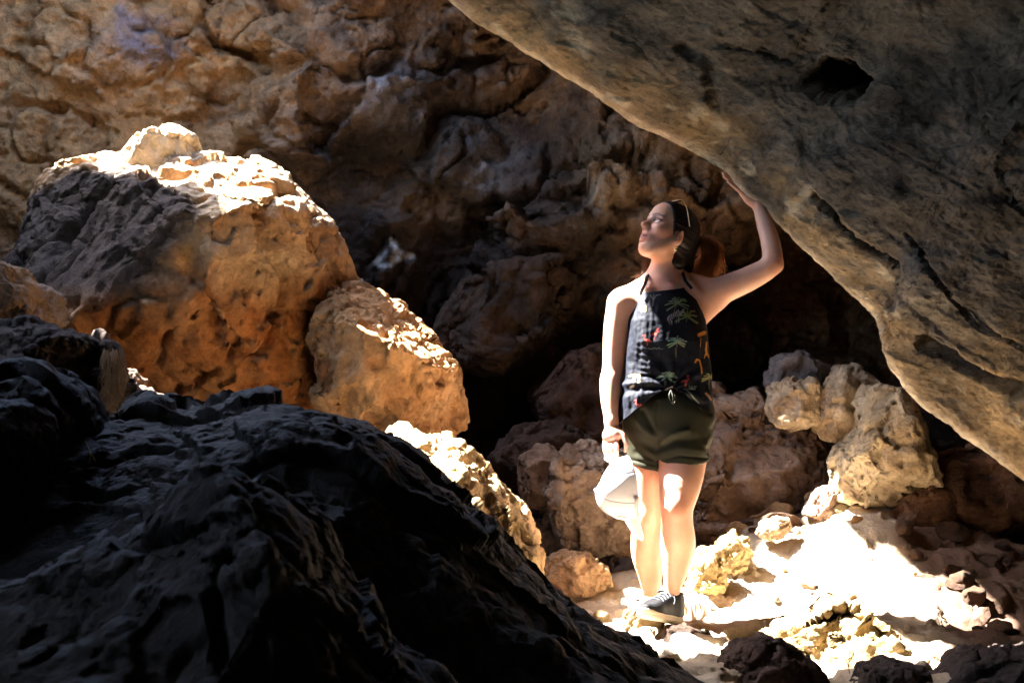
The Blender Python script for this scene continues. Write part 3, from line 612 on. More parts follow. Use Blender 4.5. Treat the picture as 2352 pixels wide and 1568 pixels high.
# ------------------------------------------------------------------ solid modelling by distance fields
class Field:
    def __init__(s, lo, hi, h):
        s.lo = np.asarray(lo, float); s.h = h
        s.n = np.ceil((np.asarray(hi) - s.lo) / h).astype(int) + 1
        s.ax = [(s.lo[k] + h * np.arange(s.n[k])).astype(np.float32) for k in range(3)]
        s.v = np.full(s.n, 0.5, np.float32)
    def box(s, lo, hi):
        a = np.clip(np.floor((np.asarray(lo) - s.lo) / s.h).astype(int), 0, s.n - 1)
        b = np.clip(np.ceil((np.asarray(hi) - s.lo) / s.h).astype(int) + 1, 1, s.n)
        sl = tuple(slice(a[k], b[k]) for k in range(3))
        return sl, s.ax[0][sl[0]][:, None, None], s.ax[1][sl[1]][None, :, None], s.ax[2][sl[2]][None, None, :]
    def _mix(s, sl, d, k, sub):
        v = s.v[sl]
        if sub: d = -d; v2 = -v; m = np.clip(0.5 + 0.5 * (d - v2) / k, 0, 1) if k else None
        if not sub:
            h = np.clip(k - np.abs(v - d), 0, None) / k
            s.v[sl] = np.minimum(v, d) - h * h * k * 0.25
        else:
            h = np.clip(k - np.abs(v - d), 0, None) / k
            s.v[sl] = np.maximum(v, d) + h * h * k * 0.25
    def cone(s, a, b, ra, rb, k=0.02, sub=False):
        a = np.asarray(a, float); b = np.asarray(b, float); m = max(ra, rb) + k + 3 * s.h
        sl, X, Y, Z = s.box(np.minimum(a, b) - m, np.maximum(a, b) + m)
        d = b - a; L = float(d @ d) + 1e-12
        px, py, pz = X - a[0], Y - a[1], Z - a[2]
        t = np.clip((px * d[0] + py * d[1] + pz * d[2]) / L, 0, 1)
        q = np.sqrt((px - t * d[0]) ** 2 + (py - t * d[1]) ** 2 + (pz - t * d[2]) ** 2) - (ra + (rb - ra) * t)
        s._mix(sl, q.astype(np.float32), k, sub)
    def chain(s, pts, k=0.02):
        q = np.array([list(p) + [r] for p, r in pts]); n = 4 * (len(q) - 1) + 1
        q = rows(q, np.linspace(0, 1, n)) if len(q) > 2 else q
        m = q[:, 3].max() + k + 3 * s.h
        sl, X, Y, Z = s.box(q[:, :3].min(0) - m, q[:, :3].max(0) + m)
        D = np.full(s.v[sl].shape, 9.0, np.float32)
        for a, b in zip(q[:-1], q[1:]):
            d = b[:3] - a[:3]; L = float(d @ d) + 1e-12
            px, py, pz = X - a[0], Y - a[1], Z - a[2]
            t = np.clip((px * d[0] + py * d[1] + pz * d[2]) / L, 0, 1)
            D = np.minimum(D, np.sqrt((px - t * d[0]) ** 2 + (py - t * d[1]) ** 2 + (pz - t * d[2]) ** 2) - (a[3] + (b[3] - a[3]) * t))
        s._mix(sl, D.astype(np.float32), k, False)
    def ell(s, c, r, A=None, k=0.02, sub=False):
        c = np.asarray(c, float); r = np.asarray(r, float); A = np.eye(3) if A is None else np.asarray(A, float)
        ext = np.sqrt(((A * r[:, None]) ** 2).sum(0)) + k + 3 * s.h
        sl, X, Y, Z = s.box(c - ext, c + ext)
        px, py, pz = X - c[0], Y - c[1], Z - c[2]
        q = [(px * A[i, 0] + py * A[i, 1] + pz * A[i, 2]) for i in range(3)]
        k0 = np.sqrt(sum((q[i] / r[i]) ** 2 for i in range(3))) + 1e-6
        k1 = np.sqrt(sum((q[i] / r[i] ** 2) ** 2 for i in range(3))) + 1e-6
        s._mix(sl, (k0 * (k0 - 1) / k1).astype(np.float32), k, sub)
    def cut(s, p, n, k=0.004, lo=None, hi=None):
        """take away everything on the +n side of the plane (inside lo..hi)"""
        n = np.asarray(n, float); n = n / np.linalg.norm(n)
        sl, X, Y, Z = s.box(s.lo if lo is None else lo, s.lo + s.h * s.n if hi is None else hi)
        d = ((X - p[0]) * n[0] + (Y - p[1]) * n[1] + (Z - p[2]) * n[2]).astype(np.float32)
        s._mix(sl, -d, k, True)
    def surf(s, smooth=1):
        v = s.v; ins = v < 0; c = np.zeros(np.array(v.shape) - 1, np.uint8)
        for i in (0, 1):
            for j in (0, 1):
                for k in (0, 1):
                    c += ins[i:v.shape[0] - 1 + i, j:v.shape[1] - 1 + j, k:v.shape[2] - 1 + k]
        I, J, K = np.nonzero((c > 0) & (c < 8)); idx = np.full(c.shape, -1, np.int32); idx[I, J, K] = np.arange(len(I))
        g = {(i, j, k): v[I + i, J + j, K + k] for i in (0, 1) for j in (0, 1) for k in (0, 1)}
        acc = np.zeros((len(I), 3)); cnt = np.zeros(len(I))
        for ax in range(3):
            for p in (0, 1):
                for q in (0, 1):
                    o = [p, q]; o.insert(ax, 0); a = g[tuple(o)]; o2 = list(o); o2[ax] = 1; b = g[tuple(o2)]
                    m = (a < 0) != (b < 0); t = np.where(m, a / np.where(a == b, 1, a - b), 0)
                    for x in range(3): acc[:, x] += m * (t if x == ax else o[x])
                    cnt += m
        V = s.lo + s.h * (np.stack([I, J, K], 1) + acc / cnt[:, None])
        Fs = []
        for ax in range(3):
            sh = np.array(v.shape); a = [slice(1, n - 1) for n in sh]; a[ax] = slice(0, sh[ax] - 1); b = list(a); b[ax] = slice(1, sh[ax])
            A = ins[tuple(a)]; B = ins[tuple(b)]; pts = np.stack(np.nonzero(A != B), 1)
            if not len(pts): continue
            sg = A[tuple(pts.T)]
            pts = pts + np.array([0 if k == ax else 1 for k in range(3)])
            u, w = [(1, 2), (2, 0), (0, 1)][ax]
            f = []
            for du, dw in ((-1, -1), (0, -1), (0, 0), (-1, 0)):
                q = pts.copy(); q[:, u] += du; q[:, w] += dw; f.append(idx[tuple(q.T)])
            f = np.stack(f, 1); f[~sg] = f[~sg][:, ::-1]
            Fs.append(f)
        F = np.concatenate(Fs); F = F[(F >= 0).all(1)]
        for _ in range(smooth):
            S = np.zeros_like(V); n = np.zeros(len(V))
            for k in range(4):
                q = V[F[:, (k + 1) % 4]] + V[F[:, (k + 3) % 4]]
                for c_ in range(3): S[:, c_] += np.bincount(F[:, k], q[:, c_], len(V))
                n += np.bincount(F[:, k], minlength=len(V)) * 2
            V = 0.5 * V + 0.5 * S / np.maximum(n, 1)[:, None]
        return V, F

def tube(pts, r, seg=6, flat=None):
    """a round cord along pts; r one number or one per point"""
    p = np.asarray(pts, float); n = len(p); r = np.broadcast_to(np.asarray(r, float), (n,))
    t = np.gradient(p, axis=0); t /= np.linalg.norm(t, axis=1)[:, None] + 1e-12
    u = np.cross(t, [0.13, 0.21, 0.97]); bad = np.linalg.norm(u, axis=1) < 0.05
    u[bad] = np.cross(t[bad], [1, 0, 0]); u /= np.linalg.norm(u, axis=1)[:, None]; w = np.cross(t, u)
    a = np.arange(seg) * 2 * math.pi / seg
    V = p[:, None] + r[:, None, None] * (np.cos(a)[None, :, None] * u[:, None] + np.sin(a)[None, :, None] * w[:, None])
    V = V.reshape(-1, 3)
    i = np.arange(n - 1)[:, None]; j = np.arange(seg)[None]; j2 = (j + 1) % seg
    F = np.stack(np.broadcast_arrays(i * seg + j, i * seg + j2, (i + 1) * seg + j2, (i + 1) * seg + j), -1).reshape(-1, 4)
    c0, c1 = len(V), len(V) + 1
    V = np.concatenate([V, p[:1], p[-1:]])
    e = [[c0, (k + 1) % seg, k, k] for k in range(seg)] + [[c1, (n - 1) * seg + k, (n - 1) * seg + (k + 1) % seg, (n - 1) * seg + (k + 1) % seg] for k in range(seg)]
    return V, F, e
def tubes(list_, seg=6):
    Vs, Fs, o = [], [], 0
    for pts, r in list_:
        V, F, e = tube(pts, r, seg); Vs.append(V); Fs.append(F + o); o += len(V)
    return np.concatenate(Vs), np.concatenate(Fs)
def curve_pts(ctrl, n):
    return rows(np.asarray(ctrl, float), np.linspace(0, 1, n))
def PP(x, y, Y=0.0):
    return P(np.array([float(x)]), np.array([float(y)]), float(Y))[0]

# ------------------------------------------------------------------ materials for the woman and her things
def plain(name, col, rough=0.6, spec=0.4, bump=None, attr=False, sheen=0.0, sss=0.0, metal=0.0, cloth=None):
    m, nt, b = nodes(name); N = nt.nodes.new; L = nt.links.new
    b.inputs['Roughness'].default_value = rough; b.inputs['Specular IOR Level'].default_value = spec; b.inputs['Metallic'].default_value = metal
    tc = N('ShaderNodeTexCoord')
    nz_ = N('ShaderNodeTexNoise'); nz_.inputs['Scale'].default_value = bump[0] if bump else 40; nz_.inputs['Detail'].default_value = 4
    L(tc.outputs['Object'], nz_.inputs['Vector'])
    mr = N('ShaderNodeMapRange'); mr.inputs['To Min'].default_value = 0.86; mr.inputs['To Max'].default_value = 1.14; L(nz_.outputs['Fac'], mr.inputs['Value'])
    sc_ = N('ShaderNodeVectorMath'); sc_.operation = 'SCALE'; L(mr.outputs[0], sc_.inputs['Scale'])
    if attr:
        at = N('ShaderNodeAttribute'); at.attribute_name = 'col'; L(at.outputs['Color'], sc_.inputs[0])
    else: sc_.inputs[0].default_value = col
    L(sc_.outputs[0], b.inputs['Base Color'])
    if bump:
        bp = N('ShaderNodeBump'); bp.inputs['Strength'].default_value = bump[1]; bp.inputs['Distance'].default_value = bump[2]
        src = nz_.outputs['Fac']
        if cloth:
            wv = N('ShaderNodeTexWave'); wv.inputs['Scale'].default_value = cloth; wv.inputs['Distortion'].default_value = 1.0; L(tc.outputs['Object'], wv.inputs['Vector'])
            ad = N('ShaderNodeMath'); ad.operation = 'ADD'; L(nz_.outputs['Fac'], ad.inputs[0]); L(wv.outputs['Fac'], ad.inputs[1]); src = ad.outputs[0]
        L(src, bp.inputs['Height']); L(bp.outputs[0], b.inputs['Normal'])
    if sheen: b.inputs['Sheen Weight'].default_value = sheen
    if sss:
        b.inputs['Subsurface Weight'].default_value = sss; b.inputs['Subsurface Radius'].default_value = (1.0, 0.35, 0.2); b.inputs['Subsurface Scale'].default_value = 0.008
    return m
M_SKIN = plain('skin', (0.6, 0.38, 0.28), 0.48, 0.4, (160, 0.12, 0.002), attr=True, sss=0.35)
M_HAIR = plain('hair', (0.03, 0.016, 0.011), 0.42, 0.3, (120, 0.25, 0.004), attr=True)
M_SHIRT = plain('shirt_cloth', (0, 0, 0), 0.7, 0.2, (90, 0.35, 0.003), attr=True)
M_SHORTS = plain('shorts_cloth', (0.024, 0.0235, 0.0115), 0.6, 0.25, (150, 0.3, 0.002), cloth=180)
M_SHOE = plain('shoe_mesh', (0.003, 0.0036, 0.006), 0.6, 0.25, (220, 0.5, 0.002), cloth=90)
M_SOLE = plain('rubber_sole', (0.42, 0.33, 0.24), 0.6, 0.4, (60, 0.2, 0.002))
M_LACE = plain('lace', (0.03, 0.032, 0.04), 0.6, 0.4, (300, 0.3, 0.001))
M_CAP = plain('white_cotton', (0.82, 0.80, 0.86), 0.8, 0.2, (200, 0.3, 0.001), cloth=300)
M_SEAM = plain('grey_thread', (0.22, 0.19, 0.20), 0.8, 0.2)
M_STRAP = plain('strap_webbing', (0.40, 0.42, 0.33), 0.8, 0.2, (200, 0.3, 0.001))
M_GOLD = plain('gold_metal', (0.80, 0.55, 0.32), 0.3, 0.6, metal=0.25)
M_LENS = plain('dark_lens', (0.02, 0.02, 0.022), 0.08, 0.6)
M_EYE = plain('eye', (0, 0, 0), 0.08, 0.6, attr=True)
M_CORD = plain('cord', (0.028, 0.028, 0.016), 0.6, 0.3)

# ------------------------------------------------------------------ the woman
Hc = PP(1535, 537, -0.01)
hf = np.array([-0.785, -0.435, 0.44]); hf /= np.linalg.norm(hf)
hu = np.array([0.385, 0.21, 0.898]); hu -= hf * (hf @ hu); hu /= np.linalg.norm(hu)
hl = np.cross(hu, hf)
HA = np.stack([hf, hl, hu])
def H(f, l, u): return Hc + f * hf + l * hl + u * hu

B = Field((-0.33, -0.20, 0.0), (0.55, 0.36, 1.78), 0.0037)
def body():
    # trunk
    B.ell(PP(1534, 772, 0.03), (0.138, 0.095, 0.17), k=0.04)
    B.ell(PP(1528, 705, 0.035), (0.140, 0.078, 0.085), k=0.05)
    B.ell(PP(1533, 870, 0.03), (0.125, 0.085, 0.13), k=0.05)
    B.ell(PP(1534, 960, 0.04), (0.160, 0.100, 0.12), k=0.05)
    for x in (1500, 1568): B.ell(PP(x, 752, -0.035), (0.058, 0.05, 0.06), k=0.03)
    # shoulders, trapezius, neck
    B.cone(PP(1530, 678, 0.045), PP(1432, 693, 0.03), 0.052, 0.050, 0.05)
    B.cone(PP(1530, 676, 0.045), PP(1612, 676, 0.05), 0.052, 0.054, 0.05)
    B.cone(PP(1522, 636, 0.06), PP(1448, 676, 0.045), 0.050, 0.030, 0.04)
    B.cone(PP(1530, 636, 0.06), PP(1605, 655, 0.055), 0.050, 0.036, 0.04)
    B.cone(PP(1523, 668, 0.045), PP(1535, 572, 0.025), 0.064, 0.057, 0.03)
    B.cone(PP(1494, 664, -0.022), PP(1470, 672, 0.0), 0.010, 0.009, 0.03)          # collar bones
    B.cone(PP(1545, 660, -0.022), PP(1590, 664, 0.0), 0.010, 0.009, 0.03)
    # her right arm, hanging
    B.chain([(PP(1427, 698, 0.03), 0.055), (PP(1416, 760, 0.035), 0.050), (PP(1408, 845, 0.03), 0.041), (PP(1403, 875, 0.015), 0.042), (PP(1401, 920, -0.01), 0.035), (PP(1404, 966, -0.035), 0.0245)], 0.025)
    # her left arm, raised against the slab
    B.chain([(PP(1612, 684, 0.05), 0.060), (PP(1676, 659, 0.035), 0.0515), (PP(1732, 634, 0.005), 0.046), (PP(1772, 606, -0.02), 0.040), (PP(1770, 560, 0.005), 0.0365), (PP(1757, 515, 0.05), 0.032), (PP(1742, 471, 0.09), 0.023)], 0.022)
    B.cone(PP(1772, 606, -0.01), PP(1784, 610, -0.005), 0.034, 0.026, 0.02)
    B.cone(PP(1600, 720, 0.05), PP(1640, 690, 0.055), 0.055, 0.045, 0.03)
    # legs
    B.chain([(PP(1572, 970, 0.03), 0.098), (PP(1568, 1055, 0.0), 0.090), (PP(1561, 1112, -0.045), 0.080), (PP(1555, 1160, -0.07), 0.0635), (PP(1555, 1195, -0.06), 0.059), (PP(1557, 1250, -0.02), 0.0655), (PP(1551, 1305, 0.005), 0.049), (PP(1545, 1350, 0.02), 0.031), (PP(1546, 1384, 0.026), 0.026)], 0.025)
    B.ell(PP(1552, 1166, -0.118), (0.030, 0.020, 0.034), k=0.03)
    B.ell(PP(1563, 1245, 0.02), (0.048, 0.047, 0.085), k=0.03)
    B.chain([(PP(1490, 970, 0.06), 0.096), (PP(1491, 1055, 0.07), 0.076), (PP(1489, 1120, 0.08), 0.071), (PP(1487, 1180, 0.085), 0.063), (PP(1486, 1215, 0.09), 0.060), (PP(1487, 1268, 0.15), 0.063), (PP(1493, 1320, 0.20), 0.047), (PP(1497, 1365, 0.25), 0.035), (PP(1498, 1400, 0.27), 0.030)], 0.025)
    B.ell(PP(1485, 1188, 0.04), (0.030, 0.020, 0.034), k=0.03)
    # head
    B.ell(H(-0.015, 0, 0.030), (0.096, 0.074, 0.086), HA, 0.02)
    B.ell(H(0.030, 0, -0.022), (0.062, 0.058, 0.088), HA, 0.03)
    B.ell(H(0.022, 0, -0.075), (0.058, 0.049, 0.040), HA, 0.03)
    B.ell(H(0.068, 0, -0.102), (0.020, 0.021, 0.017), HA, 0.035)
    for s in (-1, 1):
        B.cone(H(-0.005, s * 0.052, -0.045), H(0.055, s * 0.026, -0.098), 0.016, 0.014, 0.03)
        B.ell(H(0.060, s * 0.040, -0.022), (0.022, 0.020, 0.018), HA, 0.03)
        B.cone(H(0.074, s * 0.046, 0.026), H(0.087, s * 0.012, 0.026), 0.008, 0.010, 0.018)
    B.ell(H(0.048, 0, 0.055), (0.045, 0.052, 0.045), HA, 0.03)
    for s in (-1, 1):
        B.ell(H(0.094, s * 0.033, 0.004), (0.016, 0.016, 0.011), HA, 0.012, sub=True)
        B.ell(H(0.0735, s * 0.033, 0.004), (0.0135, 0.0155, 0.0135), HA, 0.004)
        B.cone(H(0.0800, s * 0.046, 0.009), H(0.0870, s * 0.033, 0.0135), 0.0026, 0.0030, 0.004)
        B.cone(H(0.0870, s * 0.033, 0.0135), H(0.0840, s * 0.020, 0.008), 0.0030, 0.0024, 0.004)
        B.cone(H(0.0790, s * 0.045, -0.001), H(0.0850, s * 0.033, -0.0065), 0.0022, 0.0024, 0.004)
        B.cone(H(0.0850, s * 0.033, -0.0065), H(0.0830, s * 0.020, -0.001), 0.0024, 0.0022, 0.004)
    B.cone(H(0.084, 0, 0.022), H(0.112, 0, -0.021), 0.0075, 0.0100, 0.014)
    B.ell(H(0.1115, 0, -0.0255), (0.0125, 0.0115, 0.0100), HA, 0.008)
    for s in (-1, 1):
        B.ell(H(0.098, s * 0.0125, -0.030), (0.0120, 0.0070, 0.0080), HA, 0.008)
        B.ell(H(0.1035, s * 0.0075, -0.0375), (0.0050, 0.0035, 0.0045), HA, 0.003, sub=True)
    B.ell(H(0.080, 0, -0.064), (0.020, 0.028, 0.026), HA, 0.02)
    B.cone(H(0.089, 0.020, -0.0635), H(0.0985, 0.004, -0.0585), 0.0040, 0.0062, 0.007); B.cone(H(0.089, -0.020, -0.0635), H(0.0985, -0.004, -0.0585), 0.0040, 0.0062, 0.007)
    B.cone(H(0.088, 0.017, -0.0690), H(0.0960, 0.0, -0.0735), 0.0040, 0.0074, 0.007); B.cone(H(0.088, -0.017, -0.0690), H(0.0960, 0.0, -0.0735), 0.0040, 0.0074, 0.007)
    B.cone(H(0.092, 0.023, -0.0665), H(0.1055, 0.0, -0.0655), 0.0022, 0.0024, 0.004, sub=True); B.cone(H(0.092, -0.023, -0.0665), H(0.1055, 0.0, -0.0655), 0.0022, 0.0024, 0.004, sub=True)
    B.ell(H(0.0905, 0, -0.086), (0.006, 0.017, 0.004), HA, 0.008, sub=True)
    # ears
    for s in (-1, 1):
        ea = np.stack([hf * 0.82 + s * hl * 0.50 + hu * -0.15, s * hl * 0.85 - hf * 0.5, hu + hf * 0.12]); ea /= np.linalg.norm(ea, axis=1)[:, None]
        B.ell(H(-0.012, s * 0.0765, -0.020), (0.0165, 0.0065, 0.029), ea, 0.008)
        B.ell(H(-0.006, s * 0.086, -0.018), (0.0085, 0.006, 0.016), ea, 0.005, sub=True)
        B.ell(H(-0.003, s * 0.074, -0.044), (0.009, 0.0055, 0.009), ea, 0.006)
    # her right hand: fingers hooked over the cap strap
    Y0 = -0.04
    B.cone(PP(1404, 968, -0.035), PP(1406, 1000, Y0), 0.024, 0.028, 0.015)
    B.cone(PP(1397, 1000, Y0), PP(1413, 998, Y0 - 0.012), 0.022, 0.022, 0.015)
    fing = [((1391,1008,-0.030),(1388,1027,-0.047),(1391,1042,-0.043),(1397,1049,-0.030)),
            ((1398,1012,-0.040),(1396,1032,-0.060),(1400,1047,-0.055),(1406,1052,-0.040)),
            ((1406,1012,-0.050),(1406,1033,-0.070),(1409,1049,-0.064),(1413,1053,-0.047)),
            ((1414,1008,-0.056),(1417,1028,-0.076),(1416,1045,-0.070),(1416,1052,-0.054))]
    for q, r in zip(fing, (0.0078, 0.0086, 0.0092, 0.0090)):
        B.chain([(PP(*q[0]), r + 0.001), (PP(*q[1]), r), (PP(*q[2]), r - 0.0006), (PP(*q[3]), r - 0.0014)], 0.003)
    B.chain([(PP(1415, 985, -0.050), 0.015), (PP(1431, 1000, -0.064), 0.0115), (PP(1438, 1018, -0.070), 0.0098), (PP(1436, 1034, -0.066), 0.0080)], 0.006)
    # her left hand, flat under the edge of the slab
    B.cone(PP(1742, 471, 0.09), PP(1721, 458, 0.105), 0.023, 0.019, 0.012)
    B.cone(PP(1724, 461, 0.095), PP(1706, 445, 0.105), 0.017, 0.014, 0.012)
    B.cone(PP(1722, 457, 0.14), PP(1705, 441, 0.16), 0.017, 0.013, 0.02)
    for k, (ty, L, r) in enumerate([(0.100, 1.0, 0.0080), (0.121, 1.25, 0.0088), (0.142, 1.3, 0.0092), (0.163, 1.2, 0.0090)]):
        o = k * 5.0
        B.chain([(PP(1707, 446 - o, ty), r + 0.001), (PP(1707 - 14 * L, 446 - o - 12 * L, ty + 0.002), r), (PP(1707 - 25 * L, 446 - o - 21 * L, ty + 0.004), r - 0.001), (PP(1707 - 35 * L, 446 - o - 29 * L, ty + 0.006), r - 0.002)], 0.003)
    B.chain([(PP(1732, 462, 0.135), 0.014), (PP(1728, 442, 0.175), 0.011), (PP(1718, 430, 0.195), 0.0085)], 0.006)
body()
V, F = B.surf(1)
del B
for _ in range(5):                                          # calmer skin on arms and legs, features kept
    S = np.zeros_like(V); n = np.zeros(len(V))
    for k in range(4):
        q = V[F[:, (k + 1) % 4]] + V[F[:, (k + 3) % 4]]
        for c_ in range(3): S[:, c_] += np.bincount(F[:, k], q[:, c_], len(V))
        n += np.bincount(F[:, k], minlength=len(V)) * 2
    hand = np.minimum(np.linalg.norm(V - PP(1405, 1020, -0.05), axis=1) - 0.10, np.linalg.norm(V - PP(1700, 430, 0.13), axis=1) - 0.11)
    w = sstep(0.0, 0.03, np.minimum(hand, np.linalg.norm(V - Hc, axis=1) - 0.135)) * 0.6
    V = V + w[:, None] * (S / np.maximum(n, 1)[:, None] - V)
lx = V - Hc; fl = lx @ hf; ll = lx @ hl; lu = lx @ hu
col = np.broadcast_to(np.array([0.60, 0.325, 0.23], np.float32), V.shape).copy()
col *= (1 + 0.14 * fbm(V * 9, 4, 601))[:, None] * np.array([1.0, 1.0, 1.0]) + (0.05 * fbm(V * 22, 2, 602))[:, None] * np.array([0.3, -0.6, -0.6])
inh = (lu > -0.13) & (fl > 0.0)
def blob(a, b, c, r): return np.exp(-((fl - a) ** 2 + (np.abs(ll) - b) ** 2 + (lu - c) ** 2) / (2 * r * r))
col = mixc(col, (0.62, 0.26, 0.19), np.clip(blob(0.07, 0.042, -0.03, 0.02), 0, 1) * 0.55)
bw = seg_d(np.abs(ll), lu - 0.0, [(0.012, 0.0245), (0.030, 0.0315), (0.052, 0.0255)])
col = mixc(col, (0.05, 0.028, 0.02), inh * sstep(0.0056, 0.0024, bw) * (fl > 0.05) * 0.9)
ly = seg_d(np.abs(ll), lu, [(0.0185, 0.006), (0.026, 0.0125), (0.035, 0.0140), (0.049, 0.0085)])
col = mixc(col, (0.03, 0.018, 0.015), inh * sstep(0.0042, 0.0016, ly) * (fl > 0.05) * 0.95)
ly = seg_d(np.abs(ll), lu, [(0.020, -0.003), (0.033, -0.0075), (0.047, -0.001)])
col = mixc(col, (0.22, 0.11, 0.08), inh * sstep(0.0035, 0.0012, ly) * (fl > 0.05) * 0.7)
lp = np.exp(-((lu + 0.0655) / 0.0115) ** 4) * sstep(0.027, 0.020, np.abs(ll)) * sstep(0.083, 0.088, fl)
col = mixc(col, (0.42, 0.16, 0.13), np.clip(lp, 0, 1) * inh * 0.85)
kx, ky = to_photo(V)
for (x, y, r) in [(1548, 1168, 24), (1482, 1200, 28), (1790, 607, 16), (1402, 1035, 22)]:
    col = mixc(col, (0.62, 0.25, 0.17), np.exp(-((kx - x) ** 2 + (ky - y) ** 2) / (2 * r * r)) * 0.6)
col = mixc(col, (0.62, 0.26, 0.19), np.clip(sstep(0.075, 0.09, np.abs(ll)) * (np.abs(lu) < 0.06) * (np.abs(fl) < 0.05), 0, 1) * 0.5)
person = obj('person', mesh('person', V, F, np.clip(col, 0, 1)), M_SKIN, label='woman in a black printed halter top and olive shorts, one arm raised against the slab', cat='person')

def ball(c, r, A=None, n=10):
    D, F = cube_sphere(n); D = D / np.linalg.norm(D, axis=1)[:, None]
    V = D * np.asarray(r)
    return (V @ A if A is not None else V) + c, F
for s in (-1, 1):
    V, F = ball(H(0.0755, s * 0.033, 0.0035), 0.0126, n=24)
    g = np.array([0.80, -0.02 + 0.15, 0.38]); gaze = g[0] * hf + g[1] * hl + g[2] * hu; gaze /= np.linalg.norm(gaze)
    dd = (V - H(0.0755, s * 0.033, 0.0035)) @ gaze / 0.0126
    c = np.where((dd > 0.972)[:, None], np.array([0.01, 0.01, 0.01]), np.where((dd > 0.86)[:, None], np.array([0.09, 0.05, 0.03]), np.array([0.72, 0.68, 0.66])))
    obj('eye', mesh('eye', V, F, c), M_EYE, person)

# hair, drawn back into a ponytail
HF = Field(Hc - np.array([0.17, 0.17, 0.22]), Hc + np.array([0.25, 0.25, 0.17]), 0.0034)
HF.ell(H(-0.020, 0, 0.036), (0.101, 0.083, 0.092), HA, 0.02)
HF.cone(H(-0.055, 0, -0.01), H(-0.075, 0.0, -0.075), 0.062, 0.040, 0.03)
HF.ell(H(0.034, 0, 0.060), (0.056, 0.064, 0.053), HA, 0.02)
nn = 0.86 * hf - 0.50 * hu
HF.cut(H(0.072, 0, 0.088), nn, 0.006)
for s in (-1, 1):
    HF.ell(H(0.004, s * 0.088, -0.028), (0.026, 0.030, 0.036), HA, 0.01, sub=True)
    HF.cut(H(0.02, s * 0.08, -0.03), -0.25 * hf + 0.1 * hl - hu, 0.01, lo=H(0.06, s * 0.09, -0.03) - 0.03, hi=H(0.06, s * 0.09, -0.03) + 0.03)
    HF.cone(H(0.026, s * 0.0690, 0.02), H(0.020, s * 0.0725, -0.022), 0.0085, 0.004, 0.01)
HF.cone(H(-0.09, 0, -0.01), PP(1604, 553, 0.09), 0.035, 0.020, 0.02)
HF.chain([(PP(1603, 552, 0.09), 0.018), (PP(1612, 564, 0.10), 0.014), (PP(1618, 580, 0.10), 0.006)], 0.01)
HF.chain([(PP(1580, 570, 0.05), 0.03), (PP(1580, 610, 0.05), 0.022), (PP(1578, 632, 0.04), 0.012)], 0.02)
V, F = HF.surf(2)
lx = V - Hc
tang = np.stack([lx @ hl, (lx @ hu) * 0.9 + (lx @ hf) * 0.35], 1)
ang = np.arctan2(lx @ hu - 0.02, lx @ hl + 1e-6)
st = noise(np.stack([ang * 16, (lx @ hf) * 9, lx @ hl * 20], 1), 620)
V = V + vnormals(V, F) * (0.0022 * st)[:, None]
col = np.broadcast_to(np.array([0.011, 0.006, 0.0045], np.float32), V.shape) * (1 + 0.5 * st)[:, None]
obj('hair', mesh('hair', V, F, np.clip(col, 0.004, 1)), M_HAIR, person)
hr = np.random.RandomState(9); L_ = []; cl = []
for k in range(760):
    a = hr.rand() * 6.28; q = math.sqrt(hr.rand())
    b0 = PP(1602 + 7 * q * math.cos(a), 549 + 7 * q * math.sin(a), 0.10 + 0.02 * q * math.sin(a + 1))
    sx_ = q * math.cos(a); w = hr.rand()
    m1 = PP(1627 + 20 * sx_ + 4 * hr.randn(), 556 + 9 * q * math.sin(a) + 2 * hr.randn(), 0.10 + 0.035 * (hr.rand() - .5) * 2)
    m2 = PP(1644 + 19 * sx_ - 18 * (1 - w) + 4 * hr.randn(), 590 + 8 * hr.randn(), 0.10 + 0.045 * (hr.rand() - .5) * 2)
    e1 = PP(1646 - 56 * (1 - w) + 13 * hr.randn(), 626 + 15 * hr.randn(), 0.09 + 0.05 * (hr.rand() - .5) * 2)
    L_.append((curve_pts([b0, m1, m2, e1], 11), np.linspace(0.0016, 0.0007, 11)))
    c0 = np.array([0.13, 0.055, 0.03]); c1 = np.array([0.68, 0.28, 0.085]) * (0.6 + 0.6 * hr.rand())  # strand ends coloured brighter to stand for sunlight in the hair
    t = np.linspace(0, 1, 11)[:, None] ** 0.9
    cc = np.repeat(c0 * (1 - t) + c1 * t, 4, 0); cl.append(np.concatenate([cc, c0[None], c1[None]]))
V, F = tubes(L_, 4)
obj('ponytail', mesh('ponytail', V, F, np.concatenate(cl)), M_HAIR, person, label='auburn ponytail with sunlight painted into its ends')
L_ = []
for k in range(46):
    j = hr.randn(4) * 1.0
    L_.append((curve_pts([PP(1489 + 3 * j[0], 566 + 3 * j[1], 0.045), PP(1478 + 2.5 * j[1], 588, 0.05), PP(1482 + 3 * j[2], 612, 0.05), PP(1478 + 4 * j[0], 630, 0.045), PP(1463 + 7 * j[3], 640 + 5 * j[2], 0.04)], 12), np.linspace(0.0010, 0.0004, 12)))
V, F = tubes(L_, 4)
obj('hair_lock', mesh('hair_lock', V, F, np.broadcast_to(np.array([0.10, 0.05, 0.028]), V.shape)), M_HAIR, person)
V, F = join([ball(H(-0.002, 0.085, -0.058), 0.0035, n=5), ball(H(-0.004, 0.086, -0.067), 0.0050, n=5), ball(H(-0.007, 0.085, -0.078), 0.0055, n=5), ball(H(0.001, 0.088, -0.073), 0.0035, n=5), ball(H(-0.006, 0.085, -0.089), 0.0028, n=5)])
obj('earring', mesh('earring', V, F), M_GOLD, person)

